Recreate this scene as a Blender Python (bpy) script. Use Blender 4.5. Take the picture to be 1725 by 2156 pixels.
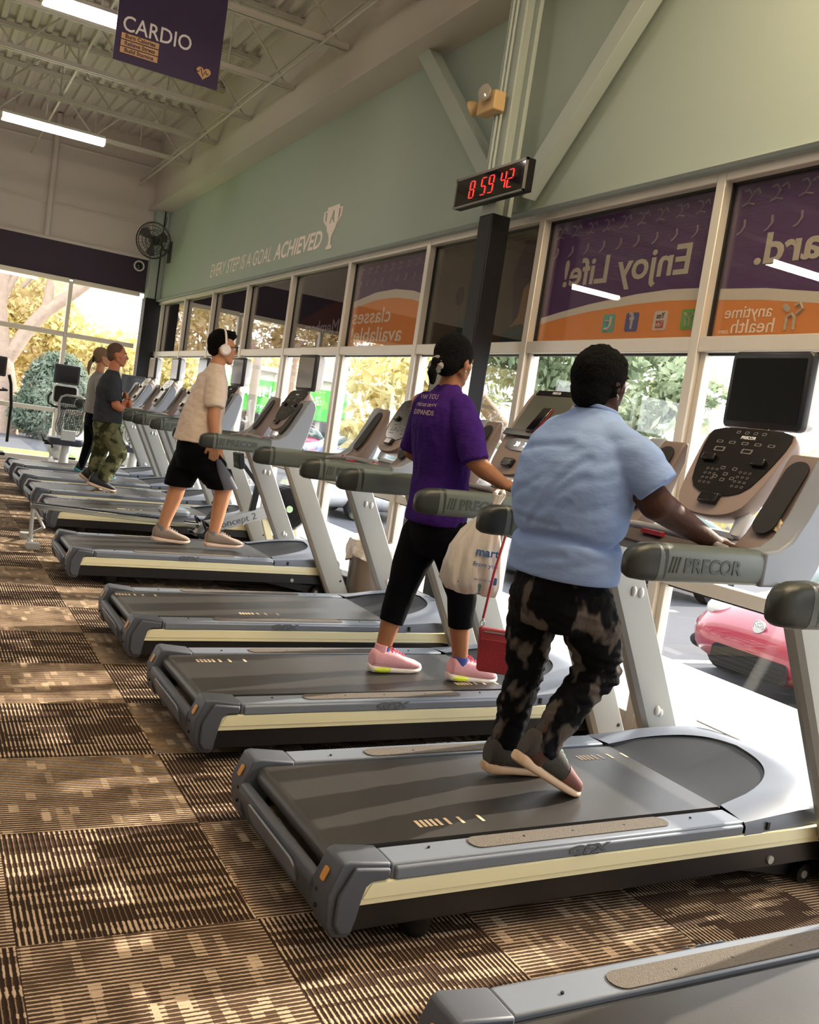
import bpy, bmesh, math, random
from mathutils import Vector, Matrix, Euler, noise
PI=math.pi
S=bpy.context.scene; COL=S.collection
for o in list(bpy.data.objects): bpy.data.objects.remove(o)
# ---------------------------------------------------------------- camera
CH=1.3594
F_PX,YAW,PITCH,ROLL=1996.02,.4927,-.0830,.1490
cy,sy,cp_,sp_=math.cos(YAW),math.sin(YAW),math.cos(PITCH),math.sin(PITCH)
fw=Vector((sy*cp_,cy*cp_,sp_)); r0=Vector((cy,-sy,0)); u0=r0.cross(fw)
rt=r0*math.cos(ROLL)+u0*math.sin(ROLL); up=-r0*math.sin(ROLL)+u0*math.cos(ROLL)
cd=bpy.data.cameras.new('camera'); cam=bpy.data.objects.new('camera',cd); COL.objects.link(cam)
cd.sensor_fit='HORIZONTAL'; cd.sensor_width=36; cd.lens=36*F_PX/1725
cd.clip_start=.05; cd.clip_end=400
cam.matrix_world=Matrix(((rt.x,up.x,-fw.x,0),(rt.y,up.y,-fw.y,0),(rt.z,up.z,-fw.z,CH),(0,0,0,1)))
S.camera=cam
# ---------------------------------------------------------------- world, sun, exposure
vs=S.view_settings; vs.view_transform='Standard'; vs.look='None'; vs.gamma=1; vs.use_curve_mapping=False
vs.exposure=0.42
LAMP=20.0
w=bpy.data.worlds.new('sky'); S.world=w; w.use_nodes=True
bg=w.node_tree.nodes['Background']; bg.inputs[0].default_value=(.93,.96,1,1); bg.inputs[1].default_value=3.6
sd=bpy.data.lights.new('sun','SUN'); sd.energy=8; sd.angle=.012; sd.color=(1,.88,.72)
sun=bpy.data.objects.new('sun',sd); COL.objects.link(sun)
SEL,SAZ=math.radians(27),math.radians(10)
sdir=Vector((-math.cos(SEL)*math.cos(SAZ),-math.cos(SEL)*math.sin(SAZ),-math.sin(SEL)))
sun.rotation_euler=sdir.to_track_quat('-Z','Y').to_euler(); sun.location=(20,10,12)
# ---------------------------------------------------------------- helpers
ORI=[Vector((0,0,0))]
def tag(o,label=None,cat=None,group=None,kind=None):
    if label: o['label']=label
    if cat: o['category']=cat
    if group: o['group']=group
    if kind: o['kind']=kind
    return o
def thing(name,label,cat,loc=(0,0,0),rz=0,group=None):
    o=bpy.data.objects.new(name,None); COL.objects.link(o); o.empty_display_size=.1
    o.location=loc; o.rotation_euler=(0,0,rz); return tag(o,label,cat,group)
def dup(root,loc=None,rz=None,label=None,group=None):
    def cp(o,par):
        c=o.copy(); COL.objects.link(c)
        if par: c.parent=par
        for k in list(o.children): cp(k,c)
        return c
    r=cp(root,None)
    if loc is not None: r.location=loc
    if rz is not None: r.rotation_euler=(0,0,rz)
    if label: r['label']=label
    if group: r['group']=group
    return r
def V(*a): return Vector(a)
class MB:
    def __init__(s): s.v=[]; s.f=[]; s.m=[]; s.mi=0
    def add(s,vs_,fs):
        n=len(s.v); s.v+= [tuple(p) for p in vs_]; s.f+=[tuple(n+i for i in f) for f in fs]; s.m+=[s.mi]*len(fs); return s
    def box(s,x0,x1,y0,y1,z0,z1):
        return s.add([(x,y,z) for x in(x0,x1) for y in(y0,y1) for z in(z0,z1)],[(0,1,3,2),(4,6,7,5),(0,4,5,1),(2,3,7,6),(0,2,6,4),(1,5,7,3)])
    def obox(s,c,sz,ax=(1,0,0),upv=(0,0,1)):
        X=Vector(ax).normalized(); Y=Vector(upv).cross(X).normalized(); Z=X.cross(Y); c=Vector(c)
        return s.add([c+X*(i*sz[0]/2)+Y*(j*sz[1]/2)+Z*(k*sz[2]/2) for i in(-1,1) for j in(-1,1) for k in(-1,1)],[(0,1,3,2),(4,6,7,5),(0,4,5,1),(2,3,7,6),(0,2,6,4),(1,5,7,3)])
    def bar(s,a,b,wd,ht,upv=(0,0,1)):
        a=Vector(a); b=Vector(b); return s.obox((a+b)/2,((b-a).length,wd,ht),b-a,upv)
    def rings(s,R,cap=True,close=True):
        n=len(R[0]); base=len(s.v); vs_=[p for r in R for p in r]; fs=[]
        for i in range(len(R)-1):
            for j in range(n if close else n-1):
                k=(j+1)%n; fs.append((i*n+j,i*n+k,(i+1)*n+k,(i+1)*n+j))
        if cap: fs.append(tuple(range(n-1,-1,-1))); fs.append(tuple((len(R)-1)*n+j for j in range(n)))
        return s.add(vs_,fs)
    def prism(s,poly,ax,a,b):
        def P(p,t):
            return {'x':(t,p[0],p[1]),'y':(p[0],t,p[1]),'z':(p[0],p[1],t)}[ax]
        return s.rings([[P(p,a) for p in poly],[P(p,b) for p in poly]])
    def prism_f(s,poly,o,X,Y,N,d):
        o,X,Y,N=map(Vector,(o,X,Y,N)); return s.rings([[o+X*p[0]+Y*p[1] for p in poly],[o+X*p[0]+Y*p[1]+N*d for p in poly]])
    def tube(s,path,r,n=10,cap=True,ry=None):
        path=[Vector(p) for p in path]; R=[]; rs=r if isinstance(r,(list,tuple)) else [r]*len(path)
        t0=None; nrm=None
        for i,p in enumerate(path):
            t=(path[min(i+1,len(path)-1)]-path[max(i-1,0)]).normalized()
            if nrm is None: nrm=(V(0,0,1) if abs(t.z)<.9 else V(1,0,0)).cross(t).normalized()
            else:
                nrm=(nrm-t*nrm.dot(t)); nrm=nrm.normalized() if nrm.length>1e-6 else V(1,0,0)
            bn=t.cross(nrm)
            R.append([p+(nrm*math.cos(2*PI*j/n)+bn*math.sin(2*PI*j/n))*rs[i] for j in range(n)])
        return s.rings(R,cap)
    def ball(s,c,r,seg=16,M=None):
        if not isinstance(r,(list,tuple)): r=(r,r,r)
        c=Vector(c); vs_=[V(0,0,1)]; n=seg; m=seg//2
        for i in range(1,m):
            for j in range(n):
                a=PI*i/m; b=2*PI*j/n; vs_.append(V(math.sin(a)*math.cos(b),math.sin(a)*math.sin(b),math.cos(a)))
        vs_.append(V(0,0,-1)); fs=[]
        for j in range(n): fs.append((0,1+j,1+(j+1)%n))
        for i in range(m-2):
            for j in range(n):
                a=1+i*n+j; b=1+i*n+(j+1)%n; fs.append((a,a+n,b+n,b))
        L=len(vs_)-1
        for j in range(n): fs.append((L,1+(m-2)*n+(j+1)%n,1+(m-2)*n+j))
        o=[]
        for p in vs_:
            q=V(p.x*r[0],p.y*r[1],p.z*r[2])
            if M is not None: q=M@q
            o.append(c+q)
        return s.add(o,fs)
    def cap2(s,a,b,ra,rb,n=16,k=4):
        a=Vector(a); b=Vector(b); d=(b-a); L=d.length; t=d/L if L>1e-6 else V(0,0,1)
        nr=(V(0,0,1) if abs(t.z)<.9 else V(1,0,0)).cross(t).normalized(); bn=t.cross(nr); R=[]
        def ring(c,r): return [c+(nr*math.cos(2*PI*j/n)+bn*math.sin(2*PI*j/n))*max(r,1e-4) for j in range(n)]
        for i in range(k+1):
            q=PI/2*i/k; R.append(ring(a-t*ra*math.cos(q),ra*math.sin(q)))
        for i in range(k+1):
            q=PI/2*i/k; R.append(ring(b+t*rb*math.sin(q),rb*math.cos(q)))
        return s.rings(R)
    def chain(s,pts,n=16):
        for (a,ra),(b,rb) in zip(pts[:-1],pts[1:]): s.cap2(a,b,ra,rb,n)
        return s
    def sleeve(s,pts,n=20):
        """like chain, but cut off square at the far end"""
        s.ball(pts[0][0],pts[0][1]*.98,16)
        for q in pts[1:-1]: s.ball(q[0],q[1]*.98,16)
        for (a,ra),(b,rb) in zip(pts[:-1],pts[1:]): s.tube([a,b],[ra,rb],n)
        return s
    def loft(s,L,n=28,e=2.0):
        # L: (cx,cy,cz,rx,ry[,tilt]) ; ring in a plane tilted about y
        R=[]
        for q in L:
            cx,cy_,cz,rx,ry=q[:5]; ti=q[5] if len(q)>5 else 0
            ring=[]
            for j in range(n):
                a=2*PI*j/n; c_,s_=math.cos(a),math.sin(a)
                x=rx*math.copysign(abs(c_)**(2/e),c_); y=ry*math.copysign(abs(s_)**(2/e),s_)
                ring.append((cx+x*math.cos(ti),cy_+y,cz+x*math.sin(ti)))
            R.append(ring)
        return s.rings(R)
    def grid(s,fn,nu,nv):
        return s.add([fn(i/nu,j/nv) for i in range(nu+1) for j in range(nv+1)],[(i*(nv+1)+j,(i+1)*(nv+1)+j,(i+1)*(nv+1)+j+1,i*(nv+1)+j+1) for i in range(nu) for j in range(nv)])
    def mesh(s,name,mats,ang=40,fix=True):
        me=bpy.data.meshes.new(name); o=ORI[0]
        me.from_pydata([(p[0]-o.x,p[1]-o.y,p[2]-o.z) for p in s.v],[],s.f)
        for m in (mats if isinstance(mats,(list,tuple)) else [mats]): me.materials.append(m)
        if any(s.m): me.polygons.foreach_set('material_index',s.m)
        if fix and len(s.f)<60000:
            b=bmesh.new(); b.from_mesh(me); bmesh.ops.recalc_face_normals(b,faces=b.faces); b.to_mesh(me); b.free()
        me.polygons.foreach_set('use_smooth',[True]*len(me.polygons))
        me.set_sharp_from_angle(angle=math.radians(ang)); me.update(); return me
    def build(s,name,mats,parent=None,bevel=0,ang=40,seg=2,label=None,fix=True):
        me=s.mesh(name,mats,ang,fix); o=bpy.data.objects.new(name,me); COL.objects.link(o)
        if parent: o.parent=parent
        else: o.location=ORI[0]
        if bevel:
            m=o.modifiers.new('bevel','BEVEL'); m.width=bevel; m.segments=seg; m.limit_method='ANGLE'; m.angle_limit=math.radians(38); m.harden_normals=False
        if label: o['label']=label
        return o
    def blob(s,name,mats,parent=None,voxel=.009,smooth=4,disp=None,label=None):
        """fuse the closed shapes in the builder into one continuous skin"""
        me=s.mesh(name,mats); o=bpy.data.objects.new(name,me); COL.objects.link(o)
        m=o.modifiers.new('r','REMESH'); m.mode='VOXEL'; m.voxel_size=voxel; m.use_smooth_shade=True
        if smooth: m=o.modifiers.new('s','SMOOTH'); m.factor=.5; m.iterations=smooth
        dg=bpy.context.evaluated_depsgraph_get(); dg.update()
        me2=bpy.data.meshes.new_from_object(o.evaluated_get(dg)); o.modifiers.clear(); o.data=me2; bpy.data.meshes.remove(me)
        me2.name=name
        if disp:
            nv=len(me2.vertices); nr=[v.normal.copy() for v in me2.vertices]
            for i,v in enumerate(me2.vertices): v.co=v.co+nr[i]*disp(v.co,nr[i])
            me2.update()
        me2.polygons.foreach_set('use_smooth',[True]*len(me2.polygons))
        if parent: o.parent=parent
        else: o.location=ORI[0]
        if label: o['label']=label
        return o
def sharp_attr(me): pass
def text(name,body,size,mat,loc,X,Y,parent=None,ext=.001,bold=0,mirror=False,align='CENTER',shear=0,sx=1,label=None,spacing=1,fit=None):
    cu=bpy.data.curves.new(name,'FONT'); cu.body=body; cu.size=size; cu.extrude=ext; cu.offset=bold; cu.align_x=align; cu.align_y='CENTER'; cu.shear=shear; cu.space_character=spacing; cu.resolution_u=3
    t=bpy.data.objects.new(name,cu); COL.objects.link(t)
    dg=bpy.context.evaluated_depsgraph_get(); dg.update()
    me=bpy.data.meshes.new_from_object(t.evaluated_get(dg)); bpy.data.objects.remove(t); bpy.data.curves.remove(cu)
    me.name=name; me.materials.clear(); me.materials.append(mat)
    X=Vector(X).normalized(); Y=Vector(Y).normalized(); N=X.cross(Y)
    if mirror: X=-X
    loc=Vector(loc)-ORI[0]
    if fit and len(me.vertices):
        xs_=[v.co.x for v in me.vertices]; w0=max(xs_)-min(xs_); c0=(max(xs_)+min(xs_))/2; sx=fit/w0
        for v in me.vertices: v.co.x-=c0
    for v in me.vertices:
        c=v.co; v.co=loc+X*(c.x*sx)+Y*c.y+N*c.z
    o=bpy.data.objects.new(name,me); COL.objects.link(o)
    if parent: o.parent=parent
    if label: o['label']=label
    return o
def project(o,target,d,off=.0018,maxd=.4):
    """lay a flat print onto the cloth behind it"""
    from mathutils.bvhtree import BVHTree
    me=target.data; bv=BVHTree.FromPolygons([v.co for v in me.vertices],[p.vertices[:] for p in me.polygons]); d=Vector(d).normalized()
    b=bmesh.new(); b.from_mesh(o.data); bmesh.ops.subdivide_edges(b,edges=[e for e in b.edges if e.calc_length()>.012],cuts=3,use_grid_fill=False); bmesh.ops.triangulate(b,faces=b.faces); b.to_mesh(o.data); b.free()
    for v in o.data.vertices:
        h=bv.ray_cast(v.co-d*.2,d,maxd+.2)
        if h[0] is not None: v.co=h[0]-d*off
    o.data.update()
# ---------------------------------------------------------------- materials
def mat(name,col,rough=.5,metal=0,spec=.5,bump=0,bscale=60,var=0,vscale=8,coat=0,emit=0,ecol=None,trans=0,var2=None,detail=3,stretch=None,vr=(.45,.55)):
    m=bpy.data.materials.new(name); m.use_nodes=True; nt=m.node_tree; N=nt.nodes; b=N['Principled BSDF']
    c=tuple(col)+(1,); b.inputs['Base Color'].default_value=c; b.inputs['Roughness'].default_value=rough; b.inputs['Metallic'].default_value=metal
    b.inputs['Specular IOR Level'].default_value=spec; b.inputs['Coat Weight'].default_value=coat
    if emit: b.inputs['Emission Color'].default_value=tuple(ecol or col)+(1,); b.inputs['Emission Strength'].default_value=emit
    def tc():
        t=N.new('ShaderNodeTexCoord')
        if stretch:
            mp=N.new('ShaderNodeMapping'); mp.inputs['Scale'].default_value=stretch; nt.links.new(t.outputs['Object'],mp.inputs[0]); return mp.outputs[0]
        return t.outputs['Object']
    if var:
        n=N.new('ShaderNodeTexNoise'); n.inputs['Scale'].default_value=vscale; n.inputs['Detail'].default_value=detail; nt.links.new(tc(),n.inputs['Vector'])
        mx=N.new('ShaderNodeMix'); mx.data_type='RGBA'; nt.links.new(n.outputs[0],mx.inputs[0])
        c2=var2 or tuple(x*(1+var) for x in col); mx.inputs[6].default_value=tuple(x*(1-var) for x in col)+(1,); mx.inputs[7].default_value=tuple(c2)+(1,)
        if var2: 
            mx.inputs[6].default_value=c; r=N.new('ShaderNodeMapRange'); r.inputs[1].default_value=vr[0]; r.inputs[2].default_value=vr[1]; nt.links.new(n.outputs[0],r.inputs[0]); nt.links.new(r.outputs[0],mx.inputs[0])
        nt.links.new(mx.outputs[2],b.inputs['Base Color'])
    if bump:
        n=N.new('ShaderNodeTexNoise'); n.inputs['Scale'].default_value=bscale; n.inputs['Detail'].default_value=4; nt.links.new(tc(),n.inputs['Vector'])
        bu=N.new('ShaderNodeBump'); bu.inputs['Strength'].default_value=bump; bu.inputs['Distance'].default_value=.02; nt.links.new(n.outputs[0],bu.inputs['Height']); nt.links.new(bu.outputs[0],b.inputs['Normal'])
    return m
def film(name,col,t=.5):
    m=bpy.data.materials.new(name); m.use_nodes=True; nt=m.node_tree; N=nt.nodes; N.remove(N['Principled BSDF']); out=N['Material Output']
    d=N.new('ShaderNodeBsdfDiffuse'); d.inputs[0].default_value=tuple(col)+(1,); tr=N.new('ShaderNodeBsdfTranslucent'); tr.inputs[0].default_value=tuple(min(1,x**.5*1.0) for x in col)+(1,)
    mx=N.new('ShaderNodeMixShader'); mx.inputs[0].default_value=t; nt.links.new(d.outputs[0],mx.inputs[1]); nt.links.new(tr.outputs[0],mx.inputs[2]); nt.links.new(mx.outputs[0],out.inputs[0]); return m
def glass_mat(name,tint=(1,1,1),ior=1.45,k=1.0):
    m=bpy.data.materials.new(name); m.use_nodes=True; nt=m.node_tree; N=nt.nodes; N.remove(N['Principled BSDF']); out=N['Material Output']
    t=N.new('ShaderNodeBsdfTransparent'); t.inputs[0].default_value=tuple(tint)+(1,); g=N.new('ShaderNodeBsdfGlossy'); g.inputs['Roughness'].default_value=0; g.inputs[0].default_value=(1,1,1,1)
    ge=N.new('ShaderNodeNewGeometry'); dp=N.new('ShaderNodeVectorMath'); dp.operation='DOT_PRODUCT'; nt.links.new(ge.outputs['Incoming'],dp.inputs[0]); nt.links.new(ge.outputs['Normal'],dp.inputs[1])
    def mth(op,a,b_=None):
        n=N.new('ShaderNodeMath'); n.operation=op
        for i,x in enumerate((a,b_)):
            if x is None: continue
            if isinstance(x,(int,float)): n.inputs[i].default_value=x
            else: nt.links.new(x,n.inputs[i])
        return n.outputs[0]
    q=mth('POWER',mth('SUBTRACT',1.0,mth('ABSOLUTE',dp.outputs['Value'])),5.0); q=mth('ADD',mth('MULTIPLY',q,.96),.04)
    mx=N.new('ShaderNodeMixShader'); mu=N.new('ShaderNodeMath'); mu.operation='MULTIPLY'; mu.inputs[1].default_value=k; nt.links.new(q,mu.inputs[0])
    nt.links.new(mu.outputs[0],mx.inputs[0]); nt.links.new(t.outputs[0],mx.inputs[1]); nt.links.new(g.outputs[0],mx.inputs[2]); nt.links.new(mx.outputs[0],out.inputs[0]); return m
def leaf_mat(name,c1,c2,tr=.5):
    m=bpy.data.materials.new(name); m.use_nodes=True; nt=m.node_tree; N=nt.nodes; N.remove(N['Principled BSDF']); out=N['Material Output']
    t=N.new('ShaderNodeTexCoord'); n=N.new('ShaderNodeTexNoise'); n.inputs['Scale'].default_value=1.3; n.inputs['Detail'].default_value=5; nt.links.new(t.outputs['Object'],n.inputs['Vector'])
    r=N.new('ShaderNodeMapRange'); r.inputs[1].default_value=.35; r.inputs[2].default_value=.65; nt.links.new(n.outputs[0],r.inputs[0])
    mx=N.new('ShaderNodeMix'); mx.data_type='RGBA'; mx.inputs[6].default_value=tuple(c1)+(1,); mx.inputs[7].default_value=tuple(c2)+(1,); nt.links.new(r.outputs[0],mx.inputs[0])
    d=N.new('ShaderNodeBsdfDiffuse'); l=N.new('ShaderNodeBsdfTranslucent'); ms=N.new('ShaderNodeMixShader'); ms.inputs[0].default_value=tr
    nt.links.new(mx.outputs[2],d.inputs[0]); nt.links.new(mx.outputs[2],l.inputs[0]); nt.links.new(d.outputs[0],ms.inputs[1]); nt.links.new(l.outputs[0],ms.inputs[2]); nt.links.new(ms.outputs[0],out.inputs[0]); return m
def lin(h):
    h=h.lstrip('#'); r=[]
    for i in (0,2,4):
        c=int(h[i:i+2],16)/255; r.append(c/12.92 if c<=.04045 else ((c+.055)/1.055)**2.4)
    return tuple(r)
# ---------------------------------------------------------------- room shell
WX=3.44; FY=16.2; DZ=5.42; W0=3.65; WP=1.513; ZT=2.04; ZH=2.80
m_cream=mat('cream wall paint',lin('c8c1bb'),.8,bump=.05,bscale=90)
m_teal=mat('pale teal wall paint',lin('a4b2aa'),.75,bump=.06,bscale=120)
m_purple=mat('dark purple wall paint',lin('2c1e35'),.6,bump=.05,bscale=90)
m_alum=mat('brushed aluminium frame',lin('cfc9be'),.42,metal=.35,var=.06,vscale=3)
m_black=mat('black paint',lin('111114'),.5,spec=.25)
m_bsteel=mat('pale painted steel',lin('a9b4ae'),.6)
m_steel=mat('painted joist steel',lin('b4b0a6'),.6)
m_deck=mat('painted metal deck',lin('c2bbb5'),.55)
# carpet ------------------------------------------------------------
def carpet():
    m=bpy.data.materials.new('patterned carpet tiles'); m.use_nodes=True; nt=m.node_tree; N=nt.nodes; L=nt.links; b=N['Principled BSDF']; b.inputs['Roughness'].default_value=.95; b.inputs['Specular IOR Level'].default_value=.1
    def node(op,a,b_=None,c=None):
        n=N.new('ShaderNodeMath'); n.operation=op
        for i,x in enumerate((a,b_,c)):
            if x is None: continue
            if isinstance(x,(int,float)): n.inputs[i].default_value=x
            else: L.new(x,n.inputs[i])
        return n.outputs[0]
    tc=N.new('ShaderNodeTexCoord'); sp=N.new('ShaderNodeSeparateXYZ'); L.new(tc.outputs['Object'],sp.inputs[0])
    T=.6096
    X=node('ADD',node('SUBTRACT',sp.outputs[0],.9503),T*40); Y=node('ADD',node('SUBTRACT',sp.outputs[1],6.5528),T*40)
    ix=node('FLOOR',node('DIVIDE',X,T)); iy=node('FLOOR',node('DIVIDE',Y,T))
    par=node('MODULO',node('ADD',ix,iy),2)
    # u across the ribs, v along them
    def mixv(f,a,b2): return node('ADD',node('MULTIPLY',a,node('SUBTRACT',1,f)),node('MULTIPLY',b2,f))
    u=mixv(par,X,Y); v=mixv(par,Y,X)
    wob=N.new('ShaderNodeTexNoise'); wob.inputs['Scale'].default_value=90; L.new(tc.outputs['Object'],wob.inputs['Vector'])
    uw=node('ADD',u,node('MULTIPLY',node('SUBTRACT',wob.outputs[0],.5),.004))
    rib=node('ADD',node('MULTIPLY',node('SINE',node('MULTIPLY',uw,2*PI/.0149)),.5),.5)
    def cell(us,vs_,seed):
        cv=N.new('ShaderNodeCombineXYZ'); row=node('FLOOR',node('DIVIDE',v,vs_)); 
        wn=N.new('ShaderNodeTexWhiteNoise'); wn.noise_dimensions='2D'; c0=N.new('ShaderNodeCombineXYZ'); L.new(row,c0.inputs[0]); c0.inputs[1].default_value=seed; L.new(c0.outputs[0],wn.inputs['Vector'])
        col=node('FLOOR',node('ADD',node('DIVIDE',u,us),node('MULTIPLY',wn.outputs[0],7)))
        L.new(row,cv.inputs[0]); L.new(col,cv.inputs[1]); cv.inputs[2].default_value=seed
        w2=N.new('ShaderNodeTexWhiteNoise'); w2.noise_dimensions='3D'; L.new(cv.outputs[0],w2.inputs['Vector']); return w2.outputs[0]
    c1=cell(.13,.026,1.); c2=cell(.17,.017,5.); c3=cell(.055,.030,9.); c4=cell(.10,.022,13.)
    big=N.new('ShaderNodeTexNoise'); big.inputs['Scale'].default_value=6; big.inputs['Detail'].default_value=5; L.new(tc.outputs['Object'],big.inputs['Vector'])
    wA=node('ADD',.17,node('MULTIPLY',node('GREATER_THAN',c1,.60),.27)); wA=node('ADD',wA,node('MULTIPLY',node('GREATER_THAN',c2,.87),.32))
    wA=node('ADD',wA,node('MULTIPLY',node('SUBTRACT',big.outputs[0],.5),.35))
    wB=node('ADD',.40,node('MULTIPLY',node('SUBTRACT',big.outputs[0],.5),1.3)); wB=node('ADD',wB,node('MULTIPLY',node('GREATER_THAN',c3,.90),.55)); wB=node('ADD',wB,node('MULTIPLY',node('GREATER_THAN',c4,.90),.35))
    wd=mixv(par,wA,wB)
    k=node('MULTIPLY',node('SUBTRACT',rib,node('SUBTRACT',1,wd)),3.0); k=node('MINIMUM',node('MAXIMUM',k,0),1)
    k=node('ADD',k,mixv(par,0.0,.10))
    fz=N.new('ShaderNodeTexNoise'); fz.inputs['Scale'].default_value=420; L.new(tc.outputs['Object'],fz.inputs['Vector'])
    k=node('MULTIPLY',k,node('ADD',.5,node('MULTIPLY',fz.outputs[0],.9)))
    cr=N.new('ShaderNodeValToRGB'); L.new(k,cr.inputs[0]); e=cr.color_ramp.elements
    e[0].position=0.0; e[0].color=lin('32251d')+(1,); e[1].position=.95; e[1].color=lin('bfa88e')+(1,)
    q=e.new(.4); q.color=lin('7a6551')+(1,)
    L.new(cr.outputs[0],b.inputs['Base Color'])
    bu=N.new('ShaderNodeBump'); bu.inputs['Strength'].default_value=.5; bu.inputs['Distance'].default_value=.004; L.new(rib,bu.inputs['Height']); L.new(bu.outputs[0],b.inputs['Normal'])
    return m
tag(MB().box(-9,WX+.12,-5,FY+.12,-.12,0).build('floor',carpet()),kind='structure')
# right wall: teal plaster above the glass, soffit --------------------------------
tag(MB().box(3.40,3.60,-5,FY+.12,2.875,DZ+.1).build('wall_right',m_teal),kind='structure')
tag(MB().box(3.17,3.40,-5,FY,4.29,DZ).box(3.10,3.17,-5,FY,4.29,4.31).build('ceiling_soffit',m_cream),kind='structure')
tag(MB().prism([(3.33,2.86),(3.40,2.90),(3.40,2.845),(3.345,2.845)],'y',-5,FY).build('trim_1',mat('grey ledge paint',lin('8f9a98'),.6)),kind='structure')
# far wall
fw_=MB(); fw_.box(-9,3.40,FY,FY+.2,3.54,DZ+.1); fw_.box(-9,3.30,FY-.035,FY,3.50,3.545)
fw_.box(-9,3.25,FY-.02,FY,4.04,4.06); 
tag(fw_.build('wall_far',m_cream),kind='structure')
tag(MB().box(-9,3.44,FY-.01,FY+.18,2.97,3.51).build('wall_far_band',m_purple),kind='structure')
tag(MB().box(-9.2,-9,-5,FY+.2,0,DZ+.1).build('wall_left',m_cream),kind='structure')
tag(MB().box(-9.2,3.6,-5.2,-5,0,DZ+.1).build('wall_back',m_cream),kind='structure')
# ceiling deck: ribs run along y
dk=MB(); prof=[]; x=-9.0
while x<3.2:
    prof+=[(x,DZ),(x+.075,DZ),(x+.09,DZ-.045),(x+.15,DZ-.045),(x+.165,DZ)]; x+=.165
prof=[(min(a,3.4),b) for a,b in prof]
rev=[(3.6,DZ+.06),(-9.2,DZ+.06)]
dk.rings([[(a,-5.1,b) for a,b in prof],[(a,FY+.1,b) for a,b in prof]],cap=False,close=False); dk.box(-9.2,3.6,-5.2,FY+.2,DZ+.02,DZ+.08)
tag(dk.build('ceiling',m_deck,ang=20),kind='structure')
# joists ---------------------------------------------------------------------------
JZ=4.66
def joist(y):
    b=MB()
    for dy in (-.045,.012): b.box(-9,3.15,y+dy,y+dy+.034,JZ,JZ+.045); b.box(-9,3.18,y+dy,y+dy+.034,DZ-.10,DZ-.055)
    n=0; x=3.08; st=.62
    while x>-8.6:
        b.tube([(x,y,JZ+.03),(x-st,y,DZ-.08)],.011,6); b.tube([(x-st,y,DZ-.08),(x-2*st,y,JZ+.03)],.011,6)
        b.tube([(x-st,y,JZ+.03),(x-st,y,DZ-.08)],.009,6)
        x-=2*st
    return tag(b.build('ceiling_joist',m_steel),kind='structure')
y=14.03
while y>-4.5: joist(y); y-=1.42
for x,z in ((2.90,JZ+.06),(2.90,JZ-.015),(1.25,JZ+.06),(.2,JZ-.01),(-3.5,JZ+.05)):
    tag(MB().tube([(x,-5,z),(x,FY-.05,z)],.013,8).build('bridging_rod',m_steel),kind='structure')
# glazing --------------------------------------------------------------------------
m_glass=glass_mat('clear glass'); m_gasket=mat('black gasket',lin('101114'),.5)
m_glassU=glass_mat('upper glass',(.93,.92,.90),1.55,1.25)
wn=[0]
def bay(k,last=False):
    wn[0]+=1; y0=W0+WP*k; y1=y0+WP-.06      # open part
    if last: y1=FY-.25
    ORI[0]=V(WX,y0,0); b=MB()
    b.box(WX-.05,WX+.07,y0-.06,y0,0,ZH+.07)                     # mullion on the near side
    b.box(WX-.045,WX+.06,y0,y1,ZT-.075,ZT); b.box(WX-.05,WX+.07,y0,y1,ZH,ZH+.075)
    b.box(WX-.03,WX+.05,y0,y1,.80,.865); b.box(WX-.04,WX+.06,y0,y1,0,.10)
    for z0,z1 in ((.10,.80),(.865,ZT-.075)): b.box(WX-.02,WX+.03,y1-.035,y1,z0,z1); b.box(WX-.02,WX+.03,y0,y0+.03,z0,z1)
    o=tag(b.build('window_%d'%wn[0],m_alum,bevel=.004),kind='structure')
    g=MB()
    for z0,z1 in ((.10,.80),(.865,ZT-.075),(ZT,ZH)):
        for q in ((y0,y0+.012),(y1-.012,y1)): g.box(WX+.0,WX+.024,q[0],q[1],z0,z1)
        g.box(WX,WX+.024,y0,y1,z1-.012,z1)
    g.build('gasket',m_gasket,o)
    p=MB(); p.box(WX+.008,WX+.016,y0,y1,.10,.80); p.box(WX+.008,WX+.016,y0,y1,.865,ZT-.075); p.build('pane',m_glass,o)
    MB().box(WX+.008,WX+.016,y0,y1,ZT,ZH).build('upper_pane',m_glassU,o)
    ORI[0]=V(0,0,0); return o
for k in range(-5,9): bay(k,k==8)
# far wall glazing
xs=[3.12,2.08,.55,-.97,-2.5,-4.0,-5.5,-7.0,-8.9]
for i in range(8):
    wn[0]+=1; xa,xb=xs[i+1],xs[i]-.06 if i else xs[i]; ORI[0]=V(xa,FY,0); b=MB()
    b.box(xa-.06,xa,FY-.02,FY+.1,0,2.93)
    b.box(xa,xb,FY-.015,FY+.09,2.05,2.125); b.box(xa,xb,FY-.03,FY+.1,2.90,2.97); b.box(xa,xb,FY-.01,FY+.08,.83,.90); b.box(xa,xb,FY-.02,FY+.1,0,.10)
    o=tag(b.build('window_%d'%wn[0],m_alum,bevel=.004),kind='structure')
    MB().box(xa,xb,FY+.03,FY+.038,.10,.83).box(xa,xb,FY+.03,FY+.038,.90,2.05).box(xa,xb,FY+.03,FY+.038,2.125,2.90).build('pane',m_glass,o)
    ORI[0]=V(0,0,0)
# corner column (black below, teal above)
tag(MB().box(3.17,3.44,15.93,FY,0,2.88).build('trim_2',m_black,bevel=.01),kind='structure')
tag(MB().box(3.19,3.40,15.95,FY,2.88,4.29).build('trim_3',m_teal,bevel=.006),kind='structure')
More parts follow.
